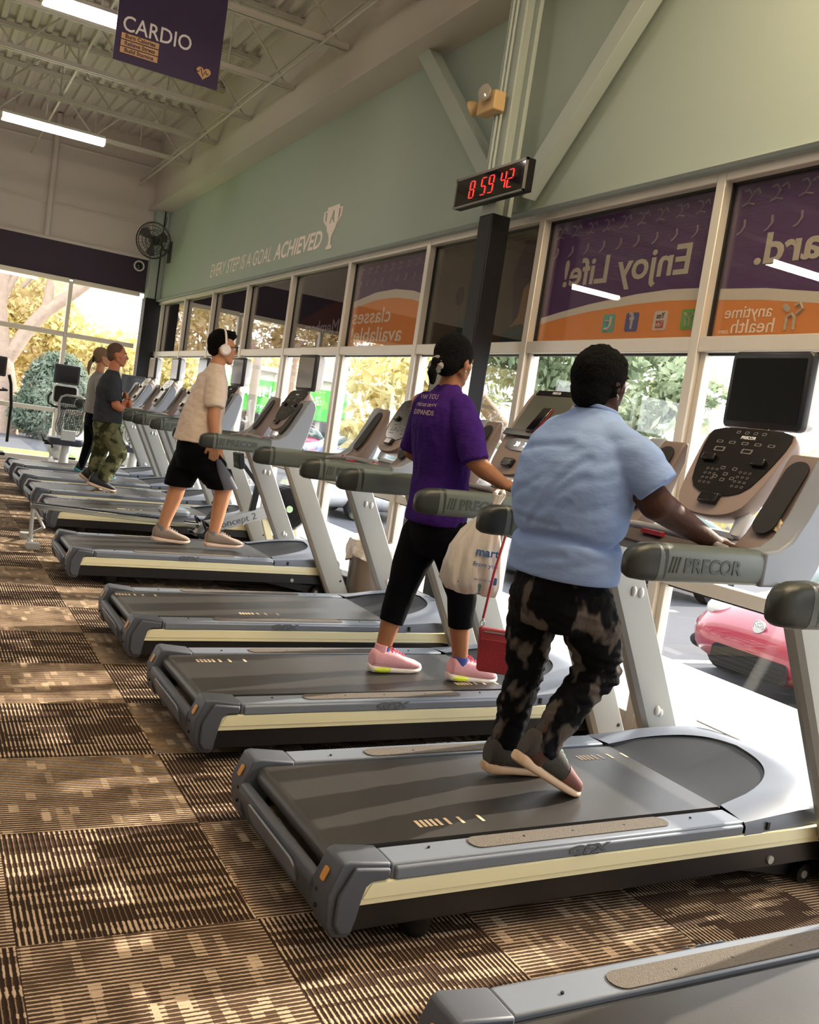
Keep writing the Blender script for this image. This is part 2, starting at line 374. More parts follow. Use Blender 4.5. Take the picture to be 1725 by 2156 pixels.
# middle column, braces, conduits
CX0,CX1,CY0,CY1=3.10,3.24,5.27,5.43
tag(MB().box(CX0,CX1,CY0,CY1,0,2.80).build('trim_4',m_black,bevel=.008),kind='structure')
cb=MB(); cb.box(CX0+.012,CX0+.03,CY0,CY1,2.80,DZ-.8); cb.box(CX0+.03,CX1-.02,CY0+.06,CY1-.06,2.80,DZ-.8); cb.box(CX1-.03,CX1,CY0,CY1,2.80,DZ-.8)
tag(cb.build('trim_5',m_bsteel,bevel=.003),kind='structure')
def brace(n,a,b):
    m=MB(); m.bar(a,b,.13,.10,(1,0,0)); return tag(m.build(n,m_bsteel,bevel=.004),kind='structure')
brace('trim_6',(3.29,5.48,2.96),(3.29,6.98,4.33)); brace('trim_7',(3.29,5.22,2.96),(3.29,3.72,4.45))
cd_=MB()
for i,yy in enumerate((5.33,5.36,5.40)): cd_.tube([(CX0-.012-.01*(i%2),yy,2.9),(CX0-.012-.01*(i%2),yy,4.7)],.009,8)
tag(cd_.build('trim_8',m_bsteel),kind='structure')
tag(MB().tube([(1.60,FY-.04,3.54),(1.60,FY-.04,5.40)],.045,12).build('trim_9',m_cream),kind='structure')
tag(MB().tube([(-9,FY-.02,4.96),(3.35,FY-.02,4.96)],.02,8).build('trim_10',m_cream),kind='structure')
tag(MB().tube([(3.32,15.93,2.85),(3.32,15.93,4.29)],.01,6).build('trim_11',m_black),kind='structure')
# ---------------------------------------------------------------- ceiling lights
m_lens=mat('glowing lamp lens',(1,.93,.84),.4,emit=LAMP,ecol=(1,.88,.74)); m_fix=mat('white fixture metal',lin('d8d6d0'),.5)
def lamp(x0,y,lab,grp='strip lights hung below the joists'):
    L=1.16; ORI[0]=V(0,0,0); t=thing('strip_light',lab,'ceiling light',(x0,y,4.28),0,grp)
    MB().prism([(-.075,.055),(.075,.055),(.06,.09),(-.06,.09)],'x',0,L).box(-.01,0,-.08,.08,-.01,.06).box(L,L+.01,-.08,.08,-.01,.06).build('housing',m_fix,t)
    MB().prism([(-.07,.055),(-.07,.01),(-.045,-.015),(.045,-.015),(.07,.01),(.07,.055)],'x',0.005,L-.005).build('lens',m_lens,t)
    for xx in (.12,L-.12): MB().tube([(xx,0,.09),(xx,0,.40)],.006,6).build('hanger',m_steel,t)
    return t
gl='glowing white strip light hanging out of frame from the joists'
lamp(.62,8.46,'bright strip light partly hidden behind the purple cardio sign')
lamp(.62,12.57,'bright strip light hanging near the far purple wall, lower left of the cardio sign')
for x,y in ((-4.1,13.87),(-4.1,9.37),(-4.1,4.9),(-4.1,.4),(.62,4.3),(.62,.2),(-1.7,6.4),(-1.7,2.2),(-6.5,7),(-6.5,2),(-6.5,-3),(-1.7,-2.5),(.6,-3.6)):
    o=lamp(x,y,gl)
m_warm=mat('added warm fill lamp lens',(1,.80,.5),.4,emit=LAMP*3.6,ecol=(1,.76,.46)); m0=m_lens; m_lens=m_warm
lamp(1.75,2.3,'added warm fill light out of frame above the nearest window, brightening the teal wall',None); lamp(1.85,.95,'added warm fill light out of frame by the window wall, brightening the teal wall',None); m_lens=m0  # two unseen warm fixtures added to brighten the near teal wall
# ---------------------------------------------------------------- hanging cardio sign
m_sign=mat('deep purple sign',lin('33204a'),.6); m_white=mat('white print',lin('e4dfe2'),.6); m_tan=mat('tan print',lin('c9a074'),.6)
ORI[0]=V(1.53,8.0,3.9); s_=MB().prism([(1.12,3.875),(1.95,3.875),(1.95,4.63),(1.12,4.63)],'y',8.0,8.012).build('cardio_sign',m_sign)
tag(s_,'purple hanging sign reading CARDIO above three tan lines and a heart','sign')
Xa,Za,Nf=(1,0,0),(0,0,1),7.997
text('lettering','CARDIO',.165,m_white,(1.435,Nf,4.155),Xa,Za,s_,fit=.535,bold=.001)
for i,tx in enumerate(('Burn Calories','Relieve Stress','Build Stamina')):
    z=4.065-i*.052; MB().box(1.165,1.455,7.996,7.9985,z-.022,z+.022).build('text_bar',m_tan,s_); text('lettering',tx,.042,m_sign,(1.31,7.994,z),Xa,Za,s_,bold=.0006)
hb=[]; 
for i in range(40):
    a=2*PI*i/40; hb.append((.058*math.sin(a)**3,.058*(13*math.cos(a)-5*math.cos(2*a)-2*math.cos(3*a)-math.cos(4*a))/17))
MB().prism([(1.825+a,3.975+b) for a,b in hb],'y',7.996,7.9985).build('heart_emblem',m_tan,s_)
MB().tube([(1.745,7.993,3.975),(1.785,7.993,3.975),(1.80,7.993,4.005),(1.82,7.993,3.945),(1.84,7.993,3.995),(1.85,7.993,3.97),(1.865,7.993,3.975)],.004,6).build('pulse_line',m_sign,s_)
for xx in (1.2,1.87): MB().tube([(xx,8.006,4.63),(xx,8.006,5.3)],.003,5).build('hanger',m_steel,s_)
ORI[0]=V(0,0,0)
# wall lettering -------------------------------------------------------------
m_wl=mat('pale pink wall print',lin('f2e6e0'),.7)
wl=text('wall_lettering','EVERY STEP IS A GOAL',.25,m_wl,(3.397,11.74,3.10),(0,-1,0),(0,0,1),fit=2.5,shear=.22); tag(wl,'thin slanted wall lettering EVERY STEP IS A GOAL on the teal wall','lettering')
wl=text('wall_lettering','ACHIEVED',.24,m_wl,(3.397,9.68,3.10),(0,-1,0),(0,0,1),bold=.006,shear=.2,fit=1.42); tag(wl,'bold slanted wall lettering ACHIEVED beside the trophy','lettering')
tp=[(0,2.985),(.075,2.985),(.07,3.01),(.03,3.03),(.025,3.09),(.05,3.13),(.10,3.17),(.14,3.25),(.15,3.40),(0,3.40)]
tp=tp+[(-a,b) for a,b in tp[::-1][1:-1]]
ORI[0]=V(3.397,8.76,2.98); tr=MB(); tr.prism([(8.76+a,b) for a,b in tp],'x',3.3925,3.397)
for s in (-1,1): tr.tube([(3.395,8.76+s*.145,3.36),(3.395,8.76+s*.21,3.36),(3.395,8.76+s*.205,3.28),(3.395,8.76+s*.12,3.22)],.012,6)
o=tr.build('trophy_decal',m_wl); tag(o,'pale pink trophy decal with the letter A on the teal wall','decal')
text('lettering','A',.16,m_teal,(3.3905,8.76,3.29),(0,-1,0),(0,0,1),o,bold=.004,shear=.2); ORI[0]=V(0,0,0)
# window banners ------------------------------------------------------------
f_pur=film('purple window film',lin('5f4870'),.10); f_org=film('orange window film',lin('cf8a52'),.16); f_gry=film('pale grey window film',lin('cfc9be'),.12); f_txt=mat('pale window lettering',lin('b9b3a9'),.6); f_lt=mat('bright window lettering',lin('f2ece2'),.6); f_drk=film('dark window film',lin('2a2430'),.05)
f_teal=mat('turquoise icon film',lin('5fb0aa'),.6); f_blue=mat('blue icon film',lin('54599c'),.6); f_wht=mat('white icon film',lin('cfc6c0'),.6); f_grn=mat('green icon film',lin('6cae5c'),.6); f_red=mat('red icon film',lin('b24a44'),.6); f_dim=mat('dim purple pattern film',lin('8d7c94'),.6); f_brn=film('dim brown film',lin('4a2f2a'),.05)
BX=WX+.03
def banner(y0,y1,lab,top,bot,cur,z0=ZT,z1=ZH+.0,mats=None):
    """film from z0 to z1, split by the curve cur: list of (y, ztop, zbot)"""
    mats=mats or (f_pur,f_gry,f_org); ORI[0]=V(BX,(y0+y1)/2,z0)
    cur=sorted(cur); 
    o=MB().prism([(y0,z1),(y1,z1)]+[(a,b) for a,b,c in cur[::-1]],'x',BX,BX+.003).build('window_banner',mats[0])
    MB().prism([(a,b) for a,b,c in cur]+[(a,c) for a,b,c in cur[::-1]],'x',BX,BX+.003).build('curved_stripe',mats[1],o)
    MB().prism([(y0,z0),(y1,z0)]+[(a,c) for a,b,c in cur[::-1]],'x',BX,BX+.003).build('lower_field',mats[2],o)
    tag(o,lab,'banner',None); return o
def runners(o,y0,y1,n,s=1.,m=None):
    b=MB(); X_=BX-.001
    for i in range(n):
        y=y0+(y1-y0)*(i+.5)/n; z=2.72
        def pl(pts,r): b.tube([(X_,y+a*s,z+c*s) for a,c in pts],r,5)
        pl([(.045,.03),(.02,.035),(.0,.01),(.02,-.02),(-.02,-.03)],.006); pl([(-.005,.02),(-.03,.035),(-.045,.01)],.006); pl([(.02,-.02),(.05,-.03)],.006)
        pl([(.02,-.09),(.015,-.12),(.03,-.14),(.05,-.15)],.008)
    b.build('runner_pattern',m or f_dim,o)
YM=(0,-1,0)
o=banner(3.65,5.10,'purple and orange window banner reading Enjoy Life, seen mirrored','','',[(5.10,2.20,2.16),(4.9,2.23,2.19),(4.62,2.265,2.22),(4.21,2.30,2.245),(3.95,2.31,2.25),(3.65,2.30,2.24)])
text('lettering','Enjoy Life!',.225,f_txt,(BX-.002,4.375,2.455),YM,Za,o,mirror=True,bold=.004,fit=1.09); runners(o,3.72,5.08,9)
def icon(y,m,nm,ch,cm,sz=.1,o=o):
    r=.012; h=.052; b=MB(); P=[]
    for cx,cz,a0 in ((h-r,h-r,0),(-h+r,h-r,90),(-h+r,-h+r,180),(h-r,-h+r,270)):
        for a in (0,30,60,90): q=math.radians(a0+a); P.append((y+cx+r*math.cos(q),2.145+cz+r*math.sin(q)))
    b.prism(P,'x',BX-.004,BX-.001); i=b.build('app_icon',m,o)
    return i
def bird(y,z,s,par,m):
    b=MB(); X_=BX-.006; b.tube([(X_,y-.02*s,z+.03*s),(X_,y-.02*s,z-.012*s),(X_,y-.005*s,z-.028*s),(X_,y+.02*s,z-.028*s)],.008*s,6); b.tube([(X_,y-.02*s,z+.01*s),(X_,y+.02*s,z+.01*s)],.007*s,6); b.build('emblem',m,par)
i=icon(4.41,f_teal,'',None,None); bird(4.41,2.145,1.2,i,f_txt)
i=icon(4.21,f_blue,'',None,None); text('emblem','f',.13,f_txt,(BX-.005,4.21,2.15),YM,Za,i,mirror=True,bold=.004)
i=icon(3.98,f_wht,'',None,None); text('lettering','You',.045,f_drk,(BX-.005,3.98,2.17),YM,Za,i,mirror=True,sx=.8); MB().box(BX-.006,BX-.004,3.95,4.01,2.105,2.145).build('emblem',f_red,i); text('lettering','Tube',.04,f_wht,(BX-.007,3.98,2.125),YM,Za,i,mirror=True,sx=.75)
i=icon(3.77,f_grn,'',None,None)
def sprig(y,z,s,m,par,X_=None):
    X_=X_ or BX-.005; b=MB(); b.tube([(X_,y+.02*s,z-.045*s),(X_,y+.02*s,z+.0*s),(X_,y+.0,z+.012*s),(X_,y-.015*s,z),(X_,y-.015*s,z-.045*s)],.006*s,6)
    b.ball((X_,y+.03*s,z+.035*s),(.002,.022*s,.012*s),10,Matrix.Rotation(.6,3,'X')); b.tube([(X_,y-.02*s,z+.01*s),(X_,y-.045*s,z+.03*s),(X_,y-.03*s,z+.05*s),(X_,y-.01*s,z+.04*s)],.006*s,6); b.build('emblem',m,par)
sprig(3.77,2.145,.75,f_txt,i)
o=banner(2.14,3.59,'purple and orange window banner with the leaf health logo, nearest the camera','','',[(3.59,2.29,2.235),(3.3,2.275,2.22),(2.9,2.23,2.18),(2.5,2.18,2.13),(2.14,2.12,2.07)])
text('lettering','Work Hard.',.20,f_txt,(BX-.002,2.765,2.455),YM,Za,o,mirror=True,bold=.005,fit=1.26); runners(o,2.2,3.56,8,1.15)
text('lettering','anytime',.085,f_lt,(BX-.002,3.375,2.165),YM,Za,o,mirror=True,fit=.29); text('lettering','health',.095,f_lt,(BX-.002,3.335,2.095),YM,Za,o,mirror=True,fit=.26); text('lettering','.com',.035,f_lt,(BX-.002,3.51,2.075),YM,Za,o,mirror=True)
sprig(3.11,2.13,1.25,f_txt,o)
o=banner(6.68,8.13,'purple and orange window banner reading classes available, seen mirrored','','',[(8.13,2.46,2.40),(7.66,2.52,2.45),(7.29,2.525,2.455),(6.95,2.49,2.42),(6.68,2.43,2.36)])
text('lettering','classes',.185,f_lt,(BX-.002,7.70,2.31),YM,Za,o,mirror=True,fit=.78,bold=.001); text('lettering','available!',.185,f_lt,(BX-.002,7.57,2.145),YM,Za,o,mirror=True,fit=1.03,bold=.001); runners(o,6.72,8.08,9,.85)
o=banner(8.19,9.64,'dark shaded window banner with the faint word Members, beyond the classes banner','','',[(9.64,2.30,2.26),(9.2,2.38,2.34),(8.8,2.46,2.42),(8.4,2.50,2.46),(8.19,2.51,2.47)],mats=(f_drk,f_brn,f_brn))
text('lettering','Members',.20,f_dim,(BX-.002,8.85,2.24),YM,Za,o,mirror=True,sx=1.2)
for k in (4,5,6,7):
    y0=W0+WP*k; ORI[0]=V(BX,y0,ZT); o=MB().box(BX,BX+.003,y0,y0+WP-.06,ZT,ZH).build('window_banner',f_drk)
    tag(o,{4:'plain dark window film just past the Members banner, mirroring the trees',5:'plain dark window film above the man with white headphones, mirroring the trees',6:'plain dark window film third pane from the far corner',7:'plain dark window film in the last full pane before the far corner'}[k],'banner')
for k,lab in ((-2,'dark window film on the upper pane just outside the right edge of view'),):
    y0=W0+WP*k; ORI[0]=V(BX,y0,ZT); o=MB().box(BX,BX+.003,y0,y0+WP-.06,ZT,ZH).build('window_banner',f_pur); tag(o,lab,'banner')
# dim poster behind the middle column
ORI[0]=V(BX,5.16,ZT); f_pos=film('dim brown poster film',lin('4c4338'),.1); f_pos2=film('dim teal poster film',lin('2f4444'),.1); f_pos3=film('dim plum poster film',lin('3a2330'),.1); f_tan=film('dim tan poster film',lin('8a6a48'),.1)
o=MB().box(BX,BX+.003,5.16,6.62,ZT,ZH).build('window_poster',f_pos); tag(o,'dim window poster of people exercising, behind the middle column','poster')
MB().prism([(5.17,ZT),(5.17,2.7),(5.40,2.72),(5.50,2.5),(5.42,2.2),(5.45,ZT)],'x',BX-.004,BX-.001).build('plum_figure',f_pos3,o)
MB().prism([(5.25,2.08),(5.23,2.32),(5.29,2.44),(5.34,2.40),(5.36,2.22),(5.48,2.12),(5.46,2.06)],'x',BX-.007,BX-.005).build('tan_arm',f_tan,o)
MB().prism([(5.17,ZT),(5.17,2.10),(5.3,2.17),(5.5,2.14),(5.55,ZT)],'x',BX-.009,BX-.008).build('teal_sleeve',f_pos2,o)
MB().prism([(5.8,ZT),(5.78,2.1),(5.95,2.2),(6.05,2.3),(6.15,2.22),(6.16,2.1),(6.3,ZT)],'x',BX-.004,BX-.001).build('teal_figure',f_pos2,o)
MB().ball((BX-.003,6.18,2.40),(.002,.06,.07),14).ball((BX-.003,5.95,2.46),(.002,.07,.08),14).build('distant_heads',f_drk,o)
ORI[0]=V(0,0,0)
# ---------------------------------------------------------------- clock
m_led=mat('red led',(1,.06,.04),.4,emit=.9,ecol=(1,.04,.04)); m_gblk=mat('glossy black',lin('0c0b0d'),.06,coat=.5)
ORI[0]=V(3.05,5.27,2.96)
o=tag(MB().box(3.045,3.10,4.86,5.69,2.862,3.055).build('wall_clock',m_black,bevel=.004),'black digital wall clock with red numerals 8:59 42, mounted on the middle column','clock')
MB().box(3.04,3.046,4.875,5.675,2.877,3.04).build('face',m_gblk,o)
fr=MB(); fr.box(3.036,3.05,4.86,5.69,3.04,3.055).box(3.036,3.05,4.86,5.69,2.862,2.872).box(3.036,3.05,4.86,4.872,2.862,3.055).box(3.036,3.05,5.68,5.69,2.862,3.055).build('bezel',mat('dark satin bezel',lin('8c8684'),.3,metal=.6),o)
SEG={'8':'abcdefg','5':'afgcd','9':'abcdfg','4':'fgbc','2':'abged'}
def digit(b,ch,y,z,h=.105,w=.052):
    P={'a':((0,1),(1,1)),'b':((1,1),(1,.5)),'c':((1,.5),(1,0)),'d':((0,0),(1,0)),'e':((0,.5),(0,0)),'f':((0,1),(0,.5)),'g':((0,.5),(1,.5))}
    for sg in SEG[ch]:
        (a,c),(d,e)=P[sg]; k=.10
        a2,c2=a+(d-a)*k,c+(e-c)*k; d2,e2=d-(d-a)*k,e-(e-c)*k
        f=lambda u,v:(3.0375,y-(u+.18*v)*w,z+v*h)
        b.bar(f(a2,c2),f(d2,e2),.003,.0075,(1,0,0))
for i,(ch,y) in enumerate((('8',5.50),('5',5.36),('9',5.27),('4',5.13),('2',5.05))):
    b=MB(); digit(b,ch,y,2.905,.105); b.build('numeral',m_led,o)
ORI[0]=V(0,0,0)
# emergency light
m_beige=mat('aged beige plastic',lin('c9a978'),.5); m_lensc=mat('lamp glass',lin('b8b0a4'),.1,metal=.4)
ORI[0]=V(3.06,5.4,3.48); o=tag(MB().box(3.00,3.085,5.29,5.50,3.42,3.54).build('emergency_light',m_beige,bevel=.008),'beige twin head emergency light high on the middle column','light')
for y,d in ((5.56,(-.5,.7,-.3)),(5.36,(-.9,-.3,0))):
    d=Vector(d).normalized(); c=V(3.02,y,3.49) if y>5.5 else V(2.985,y,3.52)
    b=MB(); b.tube([c-d*.03,c-d*.01,c+d*.03],[.018,.04,.052],16); h=b.build('lamp_head',m_beige if y>5.5 else m_lensc,o); MB().tube([c+d*.03,c+d*.036,c+d*.04],[.046,.044,.02],16).build('lens',m_lensc,h)
ORI[0]=V(0,0,0)
# fan
m_dk=mat('dark grey metal',lin('2a2a2c'),.4); 
fc=V(3.0,15.05,3.66); fn=V(-.55,-.80,-.15).normalized(); fx=fn.cross(V(0,0,1)).normalized(); fz=fx.cross(fn)
ORI[0]=fc; t=thing('wall_fan','black caged fan mounted high in the far corner','fan',fc)
b=MB(); R=.27
for rr,dd in ((R,0),(R*.97,.03),(R*.8,.05),(R*.55,.065),(R*.3,.07),(R*.97,-.05),(R*.6,-.075)):
    b.tube([fc+fx*rr*math.cos(a)+fz*rr*math.sin(a)+fn*dd for a in [2*PI*i/36 for i in range(37)]],.005 if rr<R else .009,5,cap=False)
for i in range(28):
    a=2*PI*i/28; d=fx*math.cos(a)+fz*math.sin(a); b.tube([fc+d*.04+fn*.07,fc+d*R*.6+fn*.062,fc+d*R*.97+fn*.02,fc+d*R*.97-fn*.045,fc+d*R*.6-fn*.075,fc+d*.04-fn*.08],.0022,4)
b.build('cage',m_dk,t)
b=MB()
for i in range(3):
    a=2*PI*i/3+.3
    d=fx*math.cos(a)+fz*math.sin(a); e=fx*math.cos(a+.8)+fz*math.sin(a+.8)
    b.add([fc+d*.04+fn*.01,fc+d*R*.85+fn*.03,fc+(d+e).normalized()*R*.88,fc+e*R*.8-fn*.03,fc+e*.04-fn*.01],[(0,1,2,3,4)])
b.build('blade_set',mat('smoked blades',lin('3c3c40'),.3),t); MB().tube([fc-fn*.18,fc-fn*.06],[.06,.075],16).tube([fc+fn*.06,fc+fn*.085],[.045,.03],16).build('motor',m_dk,t)
MB().tube([fc-fn*.16,fc-fn*.22+V(.05,0,-.05),V(3.26,15.5,3.62),V(3.40,15.6,3.62)],.018,8).box(3.37,3.40,15.53,15.67,3.45,3.78).build('wall_bracket',m_dk,t)
MB().tube([(3.2,15.4,3.8),(3.3,15.7,4.1),(3.34,15.9,4.2)],.006,6).build('power_cord',m_dk,t)
# security camera
ORI[0]=V(3.05,FY-.01,3.38); t=thing('security_camera','white ringed dome camera on the purple wall in the far corner','camera',ORI[0])
c=V(3.05,FY-.01,3.38); MB().tube([c+V(.075*math.cos(a),-.03,.075*math.sin(a)) for a in [2*PI*i/24 for i in range(25)]],.014,6,cap=False).build('ring',m_fix,t)
MB().ball(c+V(0,-.02,0),(.06,.05,.06),14).build('dome',m_gblk,t); ORI[0]=V(0,0,0)
# ---------------------------------------------------------------- treadmill
m_slate=mat('slate grey moulded plastic',lin('6d7581'),.42,bump=.03,bscale=400)
m_cap=mat('slate grey textured plastic',lin('4a4f59'),.5,bump=.08,bscale=500)
m_creamst=mat('cream side stripe',lin('e8e3bc'),.45)
m_frame=mat('black steel frame',lin('131418'),.4)
m_belt=mat('dark belt rubber',lin('363432'),.42,bump=.04,bscale=300,var=.25,vscale=5)
m_pad=mat('speckled grip pad',lin('5d564d'),.85,bump=.35,bscale=260,var=.4,vscale=180)
m_mark=mat('beige belt marks',lin('cdb79b'),.7)
m_hood=mat('slate grey hood',lin('6d7583'),.38,bump=.03,bscale=400); m_scoop=mat('dark grey scoop',lin('2a2d32'),.6,spec=.25,bump=.04,bscale=400)
m_silver=mat('silver painted upright',lin('a6a7a2'),.42,metal=.25); m_arm=mat('green grey grip rubber',lin('5a635f'),.40,bump=.04,bscale=300)
m_armend=mat('charcoal grip rubber',lin('2e3331'),.4)
m_wing=mat('blue grey console shroud',lin('868d98'),.4,bump=.02,bscale=400); m_brown=mat('taupe console plastic',lin('8e7d75'),.42); m_tray=mat('dark taupe tray',lin('4d4544'),.4)
m_trim=mat('taupe shroud trim',lin('75665f'),.42); m_pocket=mat('dark pocket lining',lin('171415'),.6); m_panel=mat('black display glass',lin('1b191b'),.14); m_scr=mat('switched off screen',lin('0d1017'),.12); m_scrg=mat('grey screen frame',lin('24262c'),.35)
m_key=mat('pale key outline',lin('6b6765'),.5); m_letter=mat('tone on tone letters',lin('3c423f'),.45); m_gfx=mat('grey emblem print',lin('565c63'),.5)
m_bright=mat('white plastic',lin('d9dbdd'),.3); m_orange=mat('orange warning sticker',lin('c98a2b'),.5); m_red=mat('red plastic',lin('a8262a'),.35); m_dotled=mat('lit blue white digits',(.8,.85,1),.4,emit=1.5,ecol=(.75,.82,1))
m_hook=mat('white hook plastic',lin('e6e6e2'),.4)
def rrect(w,h,r,n=5,y0=0,z0=0):
    P=[]
    for cx,cz,a0 in ((w/2-r,h/2-r,0),(-w/2+r,h/2-r,90),(-w/2+r,-h/2+r,180),(w/2-r,-h/2+r,270)):
        for i in range(n+1):
            q=math.radians(a0+90*i/n); P.append((y0+cx+r*math.cos(q),z0+cz+r*math.sin(q)))
    return P
def zb(x): return .231+.0205*x      # belt surface height
def treadmill(lab,marks=((.34,-.20),(1.24,.19)),monitor=True,console='classic'):
    ORI[0]=V(0,0,0); t=thing('treadmill',lab,'treadmill',(0,0,0),0,'treadmills in a row facing the windows')
    b=MB(); 
    for s in (-1,1): b.prism([(.06,.06),(1.93,.098),(1.93,.168),(.06,.132)],'y',s*.385-.02,s*.385+.02)
    b.prism([(.10,.075),(1.80,.11),(1.80,.15),(.10,.12)],'y',-.37,.37)
    b.prism([(1.90,.02),(2.02,.02),(2.02,.20),(1.90,.20)],'y',-.40,.40)
    b.build('frame',m_frame,t,bevel=.003)
    for s in (-1,1):
        y0,y1=(s*.402,s*.414)
        MB().prism([(.055,.138),(.062,.133),(1.84,.170),(1.84,.228),(.11,.194),(.085,.190)],'y',min(y0,y1)-(.0 if s>0 else 0),max(y0,y1)).prism([(.075,.150),(1.84,.187),(1.84,.226),(.10,.192)],'y',s*.414-.003 if s<0 else s*.414,s*.414 if s<0 else s*.414+.003).build('side_stripe',m_creamst,t,bevel=.002)
        MB().prism([(.155,.190),(1.46,.220),(1.46,.264),(.155,.236)],'y',min(s*.31,s*.408),max(s*.31,s*.408)).prism([(.165,.194),(1.45,.222),(1.45,.256),(.165,.230)],'y',min(s*.40,s*.419),max(s*.40,s*.419)).build('deck_rail',m_slate,t,bevel=.006)
        pd=MB(); P=rrect(.74,.066,.032,5); pd.rings([[ (.80+a,s*.348+c,zb(.80+a)+.0055-d) for a,c in P] for d in (.0,.006)][::-1]); o=pd.build('foot_pad',m_pad,t)
        sc=MB()
        for xx in (.30,.62,.80,1.0,1.28): MB().tube([(xx,s*.345,zb(xx)+.001),(xx,s*.345,zb(xx)+.0066)],.004,8).build('screw',m_frame,t)
        yy=s*.4195; X_=(1,0,.0205) if s<0 else (-1,0,-.0205)
        text('emblem','GFX',.036,m_gfx,(.80,yy+s*.0008,.2295),X_,(0,0,1),t,bold=.0016,sx=2.0,shear=.2,spacing=1.05)
        text('lettering','IMPACT CONTROL SYSTEM',.006,m_gfx,(.80,yy+s*.0008,.2125),X_,(0,0,1),t,spacing=1.3)
        # rear corner cap
        c=MB(); P=[(.025,.045),(.052,.042),(.066,.06),(.070,.10),(.080,.150),(.088,.180),(.105,.194),(.152,.197),(.152,.240),(.03,.252),(.012,.246),(-.02,.165),(-.012,.085),(.005,.05)]
        yi,yo=s*.300,s*.408; c.prism(P,'y',min(yi,yo),max(yi,yo)); yo2=s*.421
        c.prism([(.022,.06),(.055,.06),(.066,.10),(.074,.15),(.083,.184),(.102,.199),(.148,.201),(.148,.230),(.045,.238),(.005,.165),(.004,.09)],'y',min(yo,yo2),max(yo,yo2)); k=c.build('rear_cap',m_cap,t,bevel=.009,seg=3)
        st=MB(); st.prism_f(rrect(.026,.036,.006,3),(-.0085,s*.352,.1985),(0,-1,0),(.37,0,.93),(-.93,0,.37),.0028); st.build('warning_sticker',m_orange,k)
        for z in (.15,.105): MB().ball((-.017,s*.335,z),(.006,.007,.007),8).build('screw',m_frame,k)
    MB().prism([(.012,.05),(-.005,.09),(-.028,.15),(-.02,.175),(.0,.178),(.018,.165),(.03,.10),(.03,.055)],'y',-.305,.305).build('rear_panel',m_cap,t,bevel=.006)
    MB().prism_f(rrect(.40,.075,.03,5),(-.0185,0,.125),(0,-1,0),(-.35,0,.93),(-.93,0,-.35),.006).build('panel_recess',m_slate,t)
    # belt
    P=[]; r=.034
    for i in range(9):
        q=math.radians(270-22.5*i); P.append((.052+r*math.cos(q)*1.0,zb(.05)-r+r*math.sin(q)))
    P=[(1.47,zb(1.47)-.02)]+P+[(1.47,zb(1.47))]
    MB().prism(P,'y',-.286,.286).build('belt',m_belt,t,ang=50)
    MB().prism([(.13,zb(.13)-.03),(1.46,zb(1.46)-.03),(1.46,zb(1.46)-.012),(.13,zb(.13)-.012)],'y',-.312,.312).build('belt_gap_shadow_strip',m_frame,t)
    for x0,yy in marks:
        mk=MB()
        for dx in (0,.017,.034,.051,.070,.100,.145,.215,):
            xx=x0+dx; mk.add([(xx,yy-.022,zb(xx)+.0012),(xx+.011,yy-.022,zb(xx+.011)+.0012),(xx+.011,yy+.022,zb(xx+.011)+.0012),(xx,yy+.022,zb(xx)+.0012)],[(0,1,2,3)])
        mk.build('belt_marks',m_mark,t,fix=False)
    # hood ------------------------------------------------
    n=40; inner=[]; outer=[]
    for i in range(n+1):
        a=i/n; bb=-1+2*a
        xx=1.47+.37*(1-abs(bb)**3.2)**.55; yy=.292*bb
        s_=(xx-1.47)/.37; zz=zb(xx)+.008+.078*s_**.9*(1-.35*abs(bb))
        inner.append((xx,yy,zz))
        xo=1.455+.58*(1-abs(bb)**8)**.7 ; yo=.412*(bb*abs(bb)**-.55 if abs(bb)>1e-6 else 0)
        yo=max(-.412,min(.412,yo)); so=(xo-1.455)/.58
        outer.append((xo,yo,.262+.022*math.sin(PI*min(1,so)*.9)))
    h=MB(); K=10; R=[]
    for k in range(K+1):
        u=k/K; row=[]
        for p,q in zip(inner,outer):
            bump=.040*math.sin(PI*min(1,u*.95+.05))*(min(1,max(0,(p[0]-1.47)/.30)))**.8
            row.append((p[0]+(q[0]-p[0])*u,p[1]+(q[1]-p[1])*u,p[2]+(q[2]-p[2])*u+bump))
        R.append(row)
    for dz in (.015,.035,.075): R.append([(q[0]+.006,q[1]*1.012,(.262-dz) if dz<.07 else .212) for q in outer])
    h.rings(R,cap=False,close=False); hood=h.build('hood',m_hood,t,ang=50)
    sl=MB()
    for s in (-1,1): sl.box(1.56,1.572,s*.4175-.0035,s*.4175+.0035,.232,.258)
    sl.build('slot',m_frame,t)
    sc=MB(); R=[]
    for k in range(13):
        u=k/12; row=[]
        for p in inner:
            base=zb(1.47)-.004; xx=1.47+(p[0]-1.47)*u; row.append((xx,p[1],base+(p[2]-base)*u**1.2))
        R.append(row)
    sc.rings(R,cap=False,close=False); sc.build('hood_scoop',m_scoop,t,ang=60)
    MB().prism_f(rrect(.24,.032,.015,5),(1.925,.17,.352),(0,-1,0),(-.93,0,.33),(.33,0,.93),.006).build('warning_label',m_bright,t)
    # feet
    for s in (-1,1):
        MB().tube([(.29,s*.345,.0),(.29,s*.345,.012),(.29,s*.345,.10)],[.036,.044,.055],18).build('foot',m_frame,t)
        MB().prism([(1.35,.085),(1.46,.095),(1.85,.075),(1.86,.015),(1.80,.012),(1.45,.07)],'y',s*.33-.015,s*.33+.015).build('lift_arm',m_frame,t,bevel=.004)
        w_=MB(); w_.tube([(1.84,s*.372-.012,.034),(1.84,s*.372+.012,.034)],.034,20); w_=w_.build('wheel',m_frame,t); MB().tube([(1.84,s*.372-.016,.034),(1.84,s*.372+.016,.034)],.014,14).build('hub',m_silver,w_)
